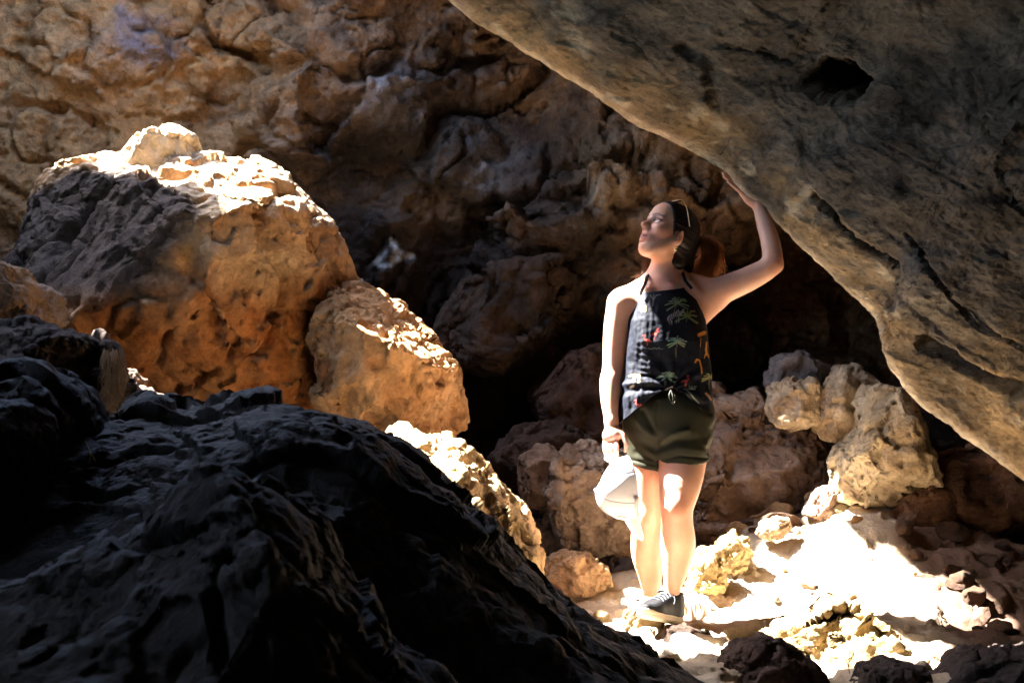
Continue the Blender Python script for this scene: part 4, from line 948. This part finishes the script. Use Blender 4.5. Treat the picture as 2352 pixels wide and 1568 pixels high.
# the halter top: rings from neckline to a hem that is gathered up in the middle
nth, nt_ = 300, 220
th = np.arange(nth) * 2 * math.pi / nth
tv = np.linspace(0, 1, nt_)
TAB = np.array([(650,1486,1570,-0.052,0.115),(672,1472,1590,-0.064,0.13),(690,1461,1606,-0.074,0.135),(712,1450,1615,-0.084,0.138),(735,1442,1621,-0.094,0.140),(784,1440,1627,-0.104,0.14),(830,1437,1631,-0.094,0.135),(869,1431,1634,-0.094,0.14),(912,1421,1637,-0.104,0.15),(985,1419,1642,-0.115,0.16)], float)
def ring(py, c, s_):
    g = [np.interp(py, TAB[:, 0], TAB[:, k]) for k in range(1, 5)]
    cx_ = 0.5 * (g[0] + g[1]); w = 0.5 * (g[1] - g[0])
    X = cx_ + w * np.sign(c) * np.abs(c) ** 0.85
    Yc = 0.5 * (g[2] + g[3]); Yr = 0.5 * (g[3] - g[2])
    return X, Yc + Yr * np.sign(s_) * np.abs(s_) ** 0.8
T, TH = np.meshgrid(tv, th, indexing='xy'); T = T.ravel(); TH = TH.ravel()
c, s_ = np.cos(TH), np.sin(TH)
fr = s_ < 0
xg = 1531 + 110 * c
hem = np.where(fr, np.interp(xg, [1420, 1441, 1465, 1508, 1540, 1567, 1602, 1642], [976, 960, 942, 908, 889, 902, 934, 969]), 965 + 6 * np.abs(c))
k_ = sstep(0.0, 0.25, np.abs(s_)); hem = hem * k_ + np.where(c < 0, 974, 968) * (1 - k_)
top = np.interp(c, [-1, 1], [673, 659]) + np.where(fr, 0, 4)
py = top + (hem - top) * T
X, Yy = ring(py, c, s_)
V = P(X, py, Yy)
F = grid_faces(nth, nt_, True)
if vnormals(V, F)[nt_ // 2 + nt_ * (3 * nth // 4)][1] > 0: F = F[:, ::-1]
N = vnormals(V, F)
gx, gy = to_photo(V)
kn = np.hypot(gx - 1540, (gy - 895)); kdir = np.arctan2(gy - 895, gx - 1540)
d = 0.006 * noise(np.stack([gx * 0.055, gy * 0.012, V[:, 1] * 9], 1), 640) * sstep(700, 800, gy)
d += 0.004 * noise(np.stack([gx * 0.12, gy * 0.025, V[:, 1] * 9], 1), 641) * sstep(1560, 1450, gx)
d += 0.007 * np.sin(kdir * 11 + 3 * noise(V * 12, 642)) * np.exp(-(kn / 75) ** 2) * sstep(6, 25, kn)
d += 0.008 * np.exp(-((gy - 884 - (gx - 1420) * -0.06) / 7) ** 2) * sstep(1540, 1450, gx) - 0.006 * np.exp(-((gy - 900 + (gx - 1420) * 0.12) / 9) ** 2) * sstep(1540, 1440, gx)
d += 0.0016 * np.sin(gy * 0.42 + 4 * noise(V * 10, 643)) * np.exp(-((gx - 1478) / 16) ** 2) * sstep(770, 800, gy) * sstep(890, 870, gy)
d += 0.0012 * noise(V * 60, 644)
V = V + N * d[:, None]
col = np.broadcast_to(np.array([0.0028, 0.0042, 0.0105], np.float32), V.shape).copy()
front = N[:, 1] < 0.25
def stroke(pts, w, c, a=1.0):
    global col
    m = sstep(w, w * 0.35, seg_d(gx, gy, pts)) * front * a
    col = mixc(col, c, m)
def palm(x, y, r, c, n=9, w=1.7, trunk=None, seed=0):
    pr = random.Random(seed)
    for k in range(n):
        a = math.radians(-205 + 230 * k / (n - 1) + pr.uniform(-8, 8)); L = r * pr.uniform(0.8, 1.1)
        p1 = (x + L * .5 * math.cos(a), y + L * .55 * math.sin(a)); p2 = (x + L * math.cos(a), y + L * 0.75 * math.sin(a) + 0.16 * L)
        stroke([(x, y), p1, p2], w * pr.uniform(0.8, 1.3), tuple(q * pr.uniform(0.7, 1.2) for q in c))
    if trunk: stroke([(x, y), (x + trunk[0] * .5 - 1, y + trunk[1] * .5), (x + trunk[0], y + trunk[1])], 1.4, (0.10, 0.09, 0.06))
def flamingo(x, y, s, c=(0.62, 0.07, 0.05), fl=1):
    stroke([(x - 3 * s * fl, y + 1 * s), (x + 4 * s * fl, y + 2 * s)], 3.4 * s, c); stroke([(x + 4 * s * fl, y + 2 * s), (x + 8 * s * fl, y + 4 * s)], 1.6 * s, c)
    stroke([(x - 4 * s * fl, y), (x - 8 * s * fl, y - 3 * s), (x - 5 * s * fl, y - 7 * s), (x - 6 * s * fl, y - 11 * s), (x - 9 * s * fl, y - 10 * s)], 1.5 * s, c)
    stroke([(x, y + 4 * s), (x - 1 * s, y + 14 * s)], 0.9 * s, (0.25, 0.05, 0.04)); stroke([(x + 2 * s, y + 4 * s), (x + 2 * s, y + 13 * s)], 0.9 * s, (0.25, 0.05, 0.04))
def beast(x, y, s, c, neck=(-4, -14)):
    stroke([(x - 4 * s, y), (x + 4 * s, y + 1 * s)], 4.0 * s, c)
    for q in (-4.5, -2.5, 3, 5): stroke([(x + q * s, y + 2 * s), (x + q * s * 1.1, y + 12 * s)], 1.2 * s, c)
    stroke([(x - 4 * s, y - 1 * s), (x + neck[0] * s, y + neck[1] * s), (x + (neck[0] - 3.5) * s, y + (neck[1] + 1) * s)], 2.0 * s, c)
palm(1556, 697, 27, (0.20, 0.22, 0.12), 10, 1.8, (-9, 22), 1)
palm(1579, 727, 26, (0.17, 0.20, 0.08), 7, 2.6, (-2, 12), 2)
palm(1555, 786, 22, (0.20, 0.27, 0.22), 11, 1.9, (-3, 34), 3)
palm(1532, 866, 23, (0.22, 0.32, 0.25), 10, 2.0, (-5, 20), 4)
palm(1629, 868, 16, (0.25, 0.25, 0.13), 8, 1.7, (-1, 24), 5)
beast(1478, 704, 1.0, (0.50, 0.36, 0.15), (-4, -15)); beast(1462, 862, 1.3, (0.55, 0.36, 0.13), (-9, 0))
for q in range(7): stroke([(1536 + q * 4, 737 - q * 2.6), (1534 + q * 4, 727 - q * 2.6)], 1.5, (0.34, 0.30, 0.31))
stroke([(1562, 723), (1570, 711)], 2.5, (0.30, 0.27, 0.28))
for q in (0, 5, 17, 22): stroke([(1537 + q, 738 - q * .4), (1537 + q, 748 - q * .4)], 1.2, (0.28, 0.25, 0.26))
stroke([(1499, 702), (1501, 688), (1494, 678)], 1.5, (0.14, 0.13, 0.13)); stroke([(1501, 688), (1508, 678), (1517, 677)], 1.4, (0.14, 0.13, 0.13)); stroke([(1501, 686), (1502, 676)], 1.2, (0.14, 0.13, 0.13))
flamingo(1487, 780, 1.0); flamingo(1504, 765, 1.0, fl=-1); flamingo(1574, 873, 1.0, fl=-1); flamingo(1467, 928, 0.9, (0.65, 0.12, 0.10))
stroke([(1606, 769), (1618, 764)], 6.0, (0.55, 0.22, 0.03)); stroke([(1610, 776), (1608, 796)], 1.5, (0.4, 0.18, 0.04))
stroke([(1623, 786), (1622, 800), (1624, 815)], 2.6, (0.52, 0.22, 0.03)); stroke([(1622, 812), (1619, 822)], 1.3, (0.45, 0.2, 0.03)); stroke([(1625, 812), (1627, 822)], 1.3, (0.45, 0.2, 0.03))
stroke([(1597, 832), (1600, 825), (1607, 828), (1610, 840), (1611, 856)], 2.6, (0.48, 0.19, 0.03))
stroke([(1577, 896), (1606, 926)], 1.6, (0.24, 0.27, 0.19)); stroke([(1573, 893), (1596, 893)], 2.2, (0.22, 0.22, 0.16)); stroke([(1622, 903), (1632, 918)], 3, (0.35, 0.2, 0.12))
for q in range(6): stroke([(1484 + q * 6, 800 + (q % 3)), (1492 + q * 6, 798 + (q % 2) * 3)], 0.9, (0.14, 0.16, 0.14))
for q in range(8): stroke([(1586 + q * 1.6, 893), (1583 + q * 2.5, 886)], 0.8, (0.22, 0.27, 0.2))
stroke([(1425, 972), (1444, 958), (1466, 944)], 2.2, (0.16, 0.18, 0.10)); stroke([(1448, 890), (1456, 886)], 3.0, (0.5, 0.42, 0.3)); stroke([(1530, 894), (1544, 888)], 2.4, (0.36, 0.30, 0.26))
so_ = obj('halter_top', mesh('halter_top', V, F, col), M_SHIRT, person, label='black halter top printed with palms, flamingos and giraffes')
md = so_.modifiers.new('thickness', 'SOLIDIFY'); md.thickness = 0.003; md.offset = -1
def strap(ctrl, r, ph):
    n = 40; p = curve_pts(ctrl, n); out = []
    t = np.linspace(0, 1, n)
    for q in range(3):
        a = ph + q * 2.094 + t * 5
        off = np.stack([np.cos(a), np.sin(a) * 0.6, np.sin(a) * 0.8], 1) * r * 0.7
        out.append((p + off, r * 0.75))
    return tubes(out, 8)
for ctrl in ([PP(1471,676,-0.052), PP(1477,660,-0.045), PP(1484,645,-0.028), PP(1489,632,0.012), PP(1505,622,0.09), PP(1530,618,0.115)],
             [PP(1588,662,-0.055), PP(1577,648,-0.040), PP(1570,634,-0.01), PP(1566,622,0.03), PP(1555,616,0.09), PP(1530,618,0.115)]):
    V, F = strap(ctrl, 0.0048, 0.3)
    obj('strap', mesh('strap', V, F, np.broadcast_to(np.array([0.006, 0.008, 0.014]), V.shape)), M_SHIRT, so_)

# shorts
SH = Field((-0.22, -0.17, 0.52), (0.28, 0.24, 1.02), 0.0045)
SH.ell(PP(1533, 942, 0.035), (0.174, 0.120, 0.125), k=0.03)
SH.ell(PP(1528, 990, 0.03), (0.13, 0.112, 0.06), k=0.03)
SH.chain([(PP(1573, 965, 0.025), 0.112), (PP(1569, 1010, 0.01), 0.106), (PP(1567, 1085, -0.005), 0.0985)], 0.03)
SH.chain([(PP(1493, 965, 0.055), 0.108), (PP(1492, 1020, 0.065), 0.089), (PP(1492, 1095, 0.07), 0.079)], 0.02)
xm = PP(1513, 1040, 0)[0]
SH.cut(PP(1567, 1054, 0.0), (0.0, 0.22, -1.0), 0.006, lo=(xm, -0.3, 0.4), hi=(0.4, 0.4, 1.1))
SH.cut(PP(1482, 1068, 0.07), (-0.16, 0.18, -1.0), 0.006, lo=(-0.4, -0.3, 0.4), hi=(xm, 0.4, 1.1))
V, F = SH.surf(2); del SH
N = vnormals(V, F); gx, gy = to_photo(V)
d = np.zeros(len(V))
for pts, a, w in [([(1513,1014),(1480,985),(1452,955)], 0.007, 8), ([(1513,1022),(1500,985),(1478,945)], -0.008, 7), ([(1515,1020),(1540,998),(1580,988)], 0.006, 7), ([(1515,1030),(1550,1012),(1600,1008)], -0.005, 8), ([(1514,1010),(1508,960),(1512,925)], -0.006, 5),
                  ([(1515,1040),(1560,1030),(1615,1035)], 0.004, 8), ([(1632,960),(1636,985),(1622,1020)], 0.009, 7), ([(1640,975),(1626,1005),(1630,1040)], -0.007, 6), ([(1460,1040),(1490,1050),(1512,1058)], -0.004, 7), ([(1440,985),(1470,1020),(1508,1050)], 0.006, 8), ([(1510,1058),(1560,1046),(1624,1052)], -0.004, 3), ([(1449,1056),(1480,1062),(1511,1069)], -0.004, 3)]:
    d += a * np.exp(-(seg_d(gx, gy, pts) / w) ** 2) * (N[:, 1] < 0.4)
d += 0.004 * noise(V * np.array([14, 14, 6]), 651)
V = V + N * d[:, None]
sh_ = obj('shorts', mesh('shorts', V, F), M_SHORTS, person)
V, F = tubes([(curve_pts([PP(1541,896,-0.115), PP(1546,912,-0.128), PP(1544,926,-0.125), PP(1551,922,-0.124), PP(1550,905,-0.124)], 14), 0.0028), (curve_pts([PP(1541,896,-0.115), PP(1537,908,-0.126), PP(1541,920,-0.124)], 10), 0.0026)], 6)
obj('drawstring', mesh('drawstring', V, F), M_CORD, sh_)

# trainers
def shoe(base, f, l_hint, name_label=None):
    f = np.asarray(f, float); f /= np.linalg.norm(f)
    l = np.cross(np.array([0, 0.0, 1.0]), f); l /= np.linalg.norm(l); u = np.cross(f, l)
    A = np.stack([f, l, u])
    def S(a, b, c): return base + a * f + b * l + c * u
    U = Field(base - 0.12, base + 0.30, 0.0033) if f[0] > 0 else Field(base - np.array([0.28, 0.26, 0.06]), base + np.array([0.10, 0.10, 0.26]), 0.0033)
    U.cone(S(0.0, 0, 0.040), S(0.02, 0, 0.075), 0.034, 0.034, 0.02)
    U.cone(S(0.018, 0, 0.07), S(0.030, 0, 0.112), 0.036, 0.036, 0.02)
    U.cone(S(0.040, 0, 0.080), S(0.135, 0, 0.040), 0.036, 0.036, 0.03)
    U.cone(S(0.03, 0, 0.030), S(0.15, 0.003, 0.026), 0.034, 0.040, 0.02)
    U.cone(S(0.15, 0.003, 0.030), S(0.205, 0.006, 0.026), 0.038, 0.026, 0.02)
    U.cut(S(0.03, 0, 0.112), 0.35 * f + u, 0.006)
    U.cone(S(0.026, 0, 0.075), S(0.032, 0, 0.14), 0.028, 0.030, 0.006, sub=True)
    U.cut(S(0, 0, 0.020), -u, 0.003)
    V, F = U.surf(1)
    up = obj('shoe', mesh('shoe', V, F), M_SHOE, person)
    q = (V - base)
    W = Field(U.lo, U.lo + U.h * (U.n - 1), 0.0033)
    W.ell(S(0.005, 0, 0.012), (0.043, 0.037, 0.020), A, 0.01); W.cone(S(0.01, 0, 0.010), S(0.15, 0.003, 0.008), 0.034, 0.0435, 0.01); W.cone(S(0.15, 0.003, 0.010), S(0.212, 0.006, 0.020), 0.0435, 0.028, 0.01)
    W.cut(S(0, 0, 0.031), u, 0.004); W.cut(S(0, 0, -0.006), -u, 0.004)
    V, F = W.surf(1)
    h = (V - base) @ u
    V = V - (np.exp(-((h - 0.012) / 0.0025) ** 2) * 0.0025)[:, None] * vnormals(V, F)
    obj('sole', mesh('sole', V, F), M_SOLE, up)
    L_ = []
    for k in range(6):
        a = 0.062 + k * 0.016; hh = 0.1125 - k * 0.0078; w = 0.020 + 0.0012 * k
        L_.append((curve_pts([S(a + 0.006, w + 0.008, hh - 0.014), S(a, w * .5, hh - 0.001), S(a + 0.002, -w * .5, hh), S(a - 0.004, -w - 0.006, hh - 0.012)], 10), 0.0026))
    L_.append((curve_pts([S(0.058, 0, 0.118), S(0.045, 0.03, 0.124), S(0.02, 0.06, 0.122), S(0.012, 0.068, 0.116), S(0.03, 0.05, 0.110), S(0.058, 0.004, 0.114)], 20), 0.0026))
    L_.append((curve_pts([S(0.058, 0, 0.116), S(0.07, -0.03, 0.112), S(0.075, -0.045, 0.104), S(0.062, -0.02, 0.110), S(0.058, 0, 0.114)], 16), 0.0026))
    L_.append((curve_pts([S(0.058, 0.004, 0.114), S(0.066, 0.026, 0.100), S(0.072, 0.040, 0.080), S(0.082, 0.044, 0.062)], 12), 0.0022))
    L_.append((curve_pts([S(0.056, 0.0, 0.116), S(0.046, 0.012, 0.135), S(0.036, 0.02, 0.158)], 8), 0.0020))
    V, F = tubes(L_, 6)
    obj('laces', mesh('laces', V, F), M_LACE, up)
    return up
shoe(PP(1549, 1430, 0.045), (-0.64, -0.72, 0.22), 1)
shoe(PP(1500, 1438, 0.30), (-0.50, -0.80, 0.0), 1)

# sunglasses pushed up into the hair
sg = bpy.data.objects.new('sunglasses', None); COL.objects.link(sg)
sg['label'] = 'thin gold sunglasses pushed up on top of her dark hair'; sg['category'] = 'sunglasses'
fr_ = []
for s in (-1, 1):
    fr_.append((curve_pts([H(0.016, s * 0.070, 0.106), H(0.004, s * 0.082, 0.080), H(-0.021, s * 0.092, 0.032)], 10), 0.0019))
    a = np.linspace(0, 2 * math.pi, 25); c0 = H(0.036, s * 0.033, 0.1180); e1 = hl; e2 = 0.85 * hf - 0.42 * hu; e2 /= np.linalg.norm(e2)
    loop = c0 + np.cos(a)[:, None] * 0.027 * e1 + np.sin(a)[:, None] * 0.018 * e2
    fr_.append((loop, 0.0016))
    nrm = np.cross(e1, e2)
    Vl = np.concatenate([[c0 + nrm * 0.003], loop, loop - nrm * 0.0015]); m_ = len(loop)
    Fl = np.array([[0, 1 + k, 2 + k, 2 + k] for k in range(m_ - 1)] + [[1 + k, 1 + m_ + k, 2 + m_ + k, 2 + k] for k in range(m_ - 1)])
    lm = bpy.data.meshes.new('lens'); lm.from_pydata([tuple(v) for v in Vl], [], [(f[0], f[1], f[2]) if f[2] == f[3] else tuple(f) for f in Fl.tolist()]); lm.update()
    obj('lens', lm, M_LENS, sg)
    fr_.append((curve_pts([H(0.016, s * 0.070, 0.106), H(0.034, s * 0.061, 0.119)], 4), 0.0015))
fr_.append((curve_pts([H(0.036, 0.006, 0.119), H(0.038, 0, 0.121), H(0.036, -0.006, 0.119)], 6), 0.0014))
V, F = tubes(fr_, 6)
obj('frame', mesh('frame', V, F), M_GOLD, sg)

# white cap hanging from her right hand
cp = bpy.data.objects.new('cap', None); COL.objects.link(cp)
cp['label'] = 'white baseball cap hanging brim down from her right hand'; cp['category'] = 'cap'
Oc = PP(1446, 1118, -0.09)
ca_ = np.array([-0.92, -0.37, -0.06]); ca_ /= np.linalg.norm(ca_)
cb_ = np.array([0.02, -0.06, -1.0]); cb_ -= ca_ * (ca_ @ cb_); cb_ /= np.linalg.norm(cb_)
cc_ = np.cross(ca_, cb_)
def K(a, b, c): return Oc + np.multiply.outer(a, ca_) + np.multiply.outer(b, cb_) + np.multiply.outer(c, cc_)
na_, nb_ = 96, 40
A_, B_ = np.meshgrid(np.arange(na_) * 2 * math.pi / na_, np.linspace(0, 1, nb_), indexing='ij'); A_ = A_.ravel(); B_ = B_.ravel()
phi = B_ * math.pi / 2 * 0.985
rr = np.cos(phi) ** (0.72 + 1.1 * sstep(0.2, -0.8, np.cos(A_))); hh = np.sin(phi) ** 0.95
seam = 1 - 0.018 * np.exp(-(((A_ * 6 / (2 * math.pi)) % 1 - 0.5) / 0.05) ** 2 * 0 + -((((A_ * 3 / math.pi + 0.0) + 0.5) % 1 - 0.5) / 0.035) ** 2) * rr
dent = 1 - 0.06 * noise(np.stack([np.cos(A_) * 2, np.sin(A_) * 2, B_ * 2], 1), 701)
V = K(0.138 * hh * (0.97 + 0.03 * np.cos(A_)), 0.117 * rr * np.cos(A_) * seam * dent, 0.068 * rr * np.sin(A_) * seam * dent)
F = grid_faces(na_, nb_, True)
if (vnormals(V, F)[nb_ // 2] @ cb_) < 0: F = F[:, ::-1]
o = obj('crown', mesh('crown', V, F), M_CAP, cp); md = o.modifiers.new('thickness', 'SOLIDIFY'); md.thickness = 0.003; md.offset = -1
crown = V.reshape(na_, nb_, 3)
V, F = tubes([(crown[i] + 0.0006 * (crown[i] - Oc) / np.linalg.norm(crown[i] - Oc, axis=1)[:, None], 0.0011) for i in range(0, na_, 16)], 5)
obj('seam', mesh('seam', V, F), M_SEAM, o)
V, F = ball(K(0.139, 0.0, 0.0), 0.006, n=6); obj('button', mesh('button', V, F), M_CAP, cp)
A_, B_ = np.meshgrid(np.linspace(-1.25, 1.25, 60), np.linspace(0, 1, 24), indexing='ij'); A_ = A_.ravel(); B_ = B_.ravel()
ext = 0.084 * np.cos(A_ / 1.25 * math.pi / 2) ** 0.55
V = K(-0.030 * B_ * np.cos(A_) + 0.040 * (np.sin(A_) ** 2) * B_ * 0.9 - 0.002, 0.117 * np.cos(A_) + ext * B_, 0.068 * np.sin(A_) * (1 + 0.10 * B_))
F = grid_faces(60, 24)
o = obj('brim', mesh('brim', V, F), M_CAP, cp); md = o.modifiers.new('thickness', 'SOLIDIFY'); md.thickness = 0.004; md.offset = 0
# the label sewn on the front and the strap at the back
A_, B_ = np.meshgrid(np.linspace(-0.55, 0.35, 20), np.linspace(0.14, 0.34, 10), indexing='ij'); A_ = A_.ravel(); B_ = B_.ravel()
phi = B_ * math.pi / 2 * 0.985; rr = np.cos(phi) ** 0.85 * 1.035; hh = np.sin(phi) ** 0.95
V = K(0.138 * hh, 0.117 * rr * np.cos(A_), 0.068 * rr * np.sin(A_)); F = grid_faces(20, 10)
o = obj('label', mesh('label', V, F), plain('label_cloth', (0.82, 0.80, 0.80), 0.6, 0.3), cp); md = o.modifiers.new('thickness', 'SOLIDIFY'); md.thickness = 0.002; md.offset = 0
n = 20; p = curve_pts([PP(1440,1052,-0.10), PP(1420,1060,-0.055), PP(1400,1058,-0.035), PP(1389,1049,-0.022), PP(1400,1042,-0.01), PP(1425,1046,-0.03)], n)
V = np.concatenate([p + np.array([0, 0, 0.007]), p - np.array([0.003, 0, 0.007])]); F = np.stack([np.arange(n - 1), np.arange(1, n), np.arange(1, n) + n, np.arange(n - 1) + n], 1)
o = obj('strap', mesh('strap', V, F), M_STRAP, cp); md = o.modifiers.new('thickness', 'SOLIDIFY'); md.thickness = 0.002

# ------------------------------------------------------------------ small dry things
M_ROOT = plain('dry_root', (0.30, 0.19, 0.10), 0.8, 0.2)
rr_ = np.random.RandomState(21); L_ = []
for k in range(70):
    x = 236 + 34 * rr_.rand(); y0 = 800 + 12 * rr_.rand(); L = 60 + 50 * rr_.rand(); Yr = -1.02 + 0.10 * rr_.rand()
    L_.append((curve_pts([PP(x, y0, Yr), PP(x + 4 * rr_.randn(), y0 + L * .4, Yr - 0.03), PP(x + 6 * rr_.randn(), y0 + L * .75, Yr - 0.02), PP(x + 8 * rr_.randn(), y0 + L, Yr)], 8), np.linspace(0.0012, 0.0005, 8)))
V, F = tubes(L_, 4)
obj('dry_roots', mesh('dry_roots', V, F), M_ROOT, label='dry hanging roots on the end of the dark left stack', cat='roots', kind='stuff')
def twig(name, label, lines, r):
    V, F = tubes([(curve_pts(q, 8), np.linspace(r, r * .5, 8)) for q in lines], 5)
    obj(name, mesh(name, V, F), M_ROOT, label=label, cat='twig')
twig('twig', 'thin dry twig standing on the left end of the black lava ridge', [[PP(196,1014,-1.7), PP(206,1034,-1.72), PP(220,1060,-1.72)], [PP(206,1034,-1.72), PP(208,1046,-1.73), PP(206,1058,-1.73)]], 0.0016)
twig('twig', 'pale dry twig poking up at the bottom of the sunlit ground', [[PP(1952,1546,-0.95), PP(1949,1525,-0.95), PP(1952,1498,-0.95), PP(1951,1470,-0.95)], [PP(1949,1530,-0.95), PP(1943,1515,-0.96), PP(1940,1508,-0.96)], [PP(1950,1520,-0.95), PP(1957,1510,-0.95), PP(1960,1500,-0.94)]], 0.0018)
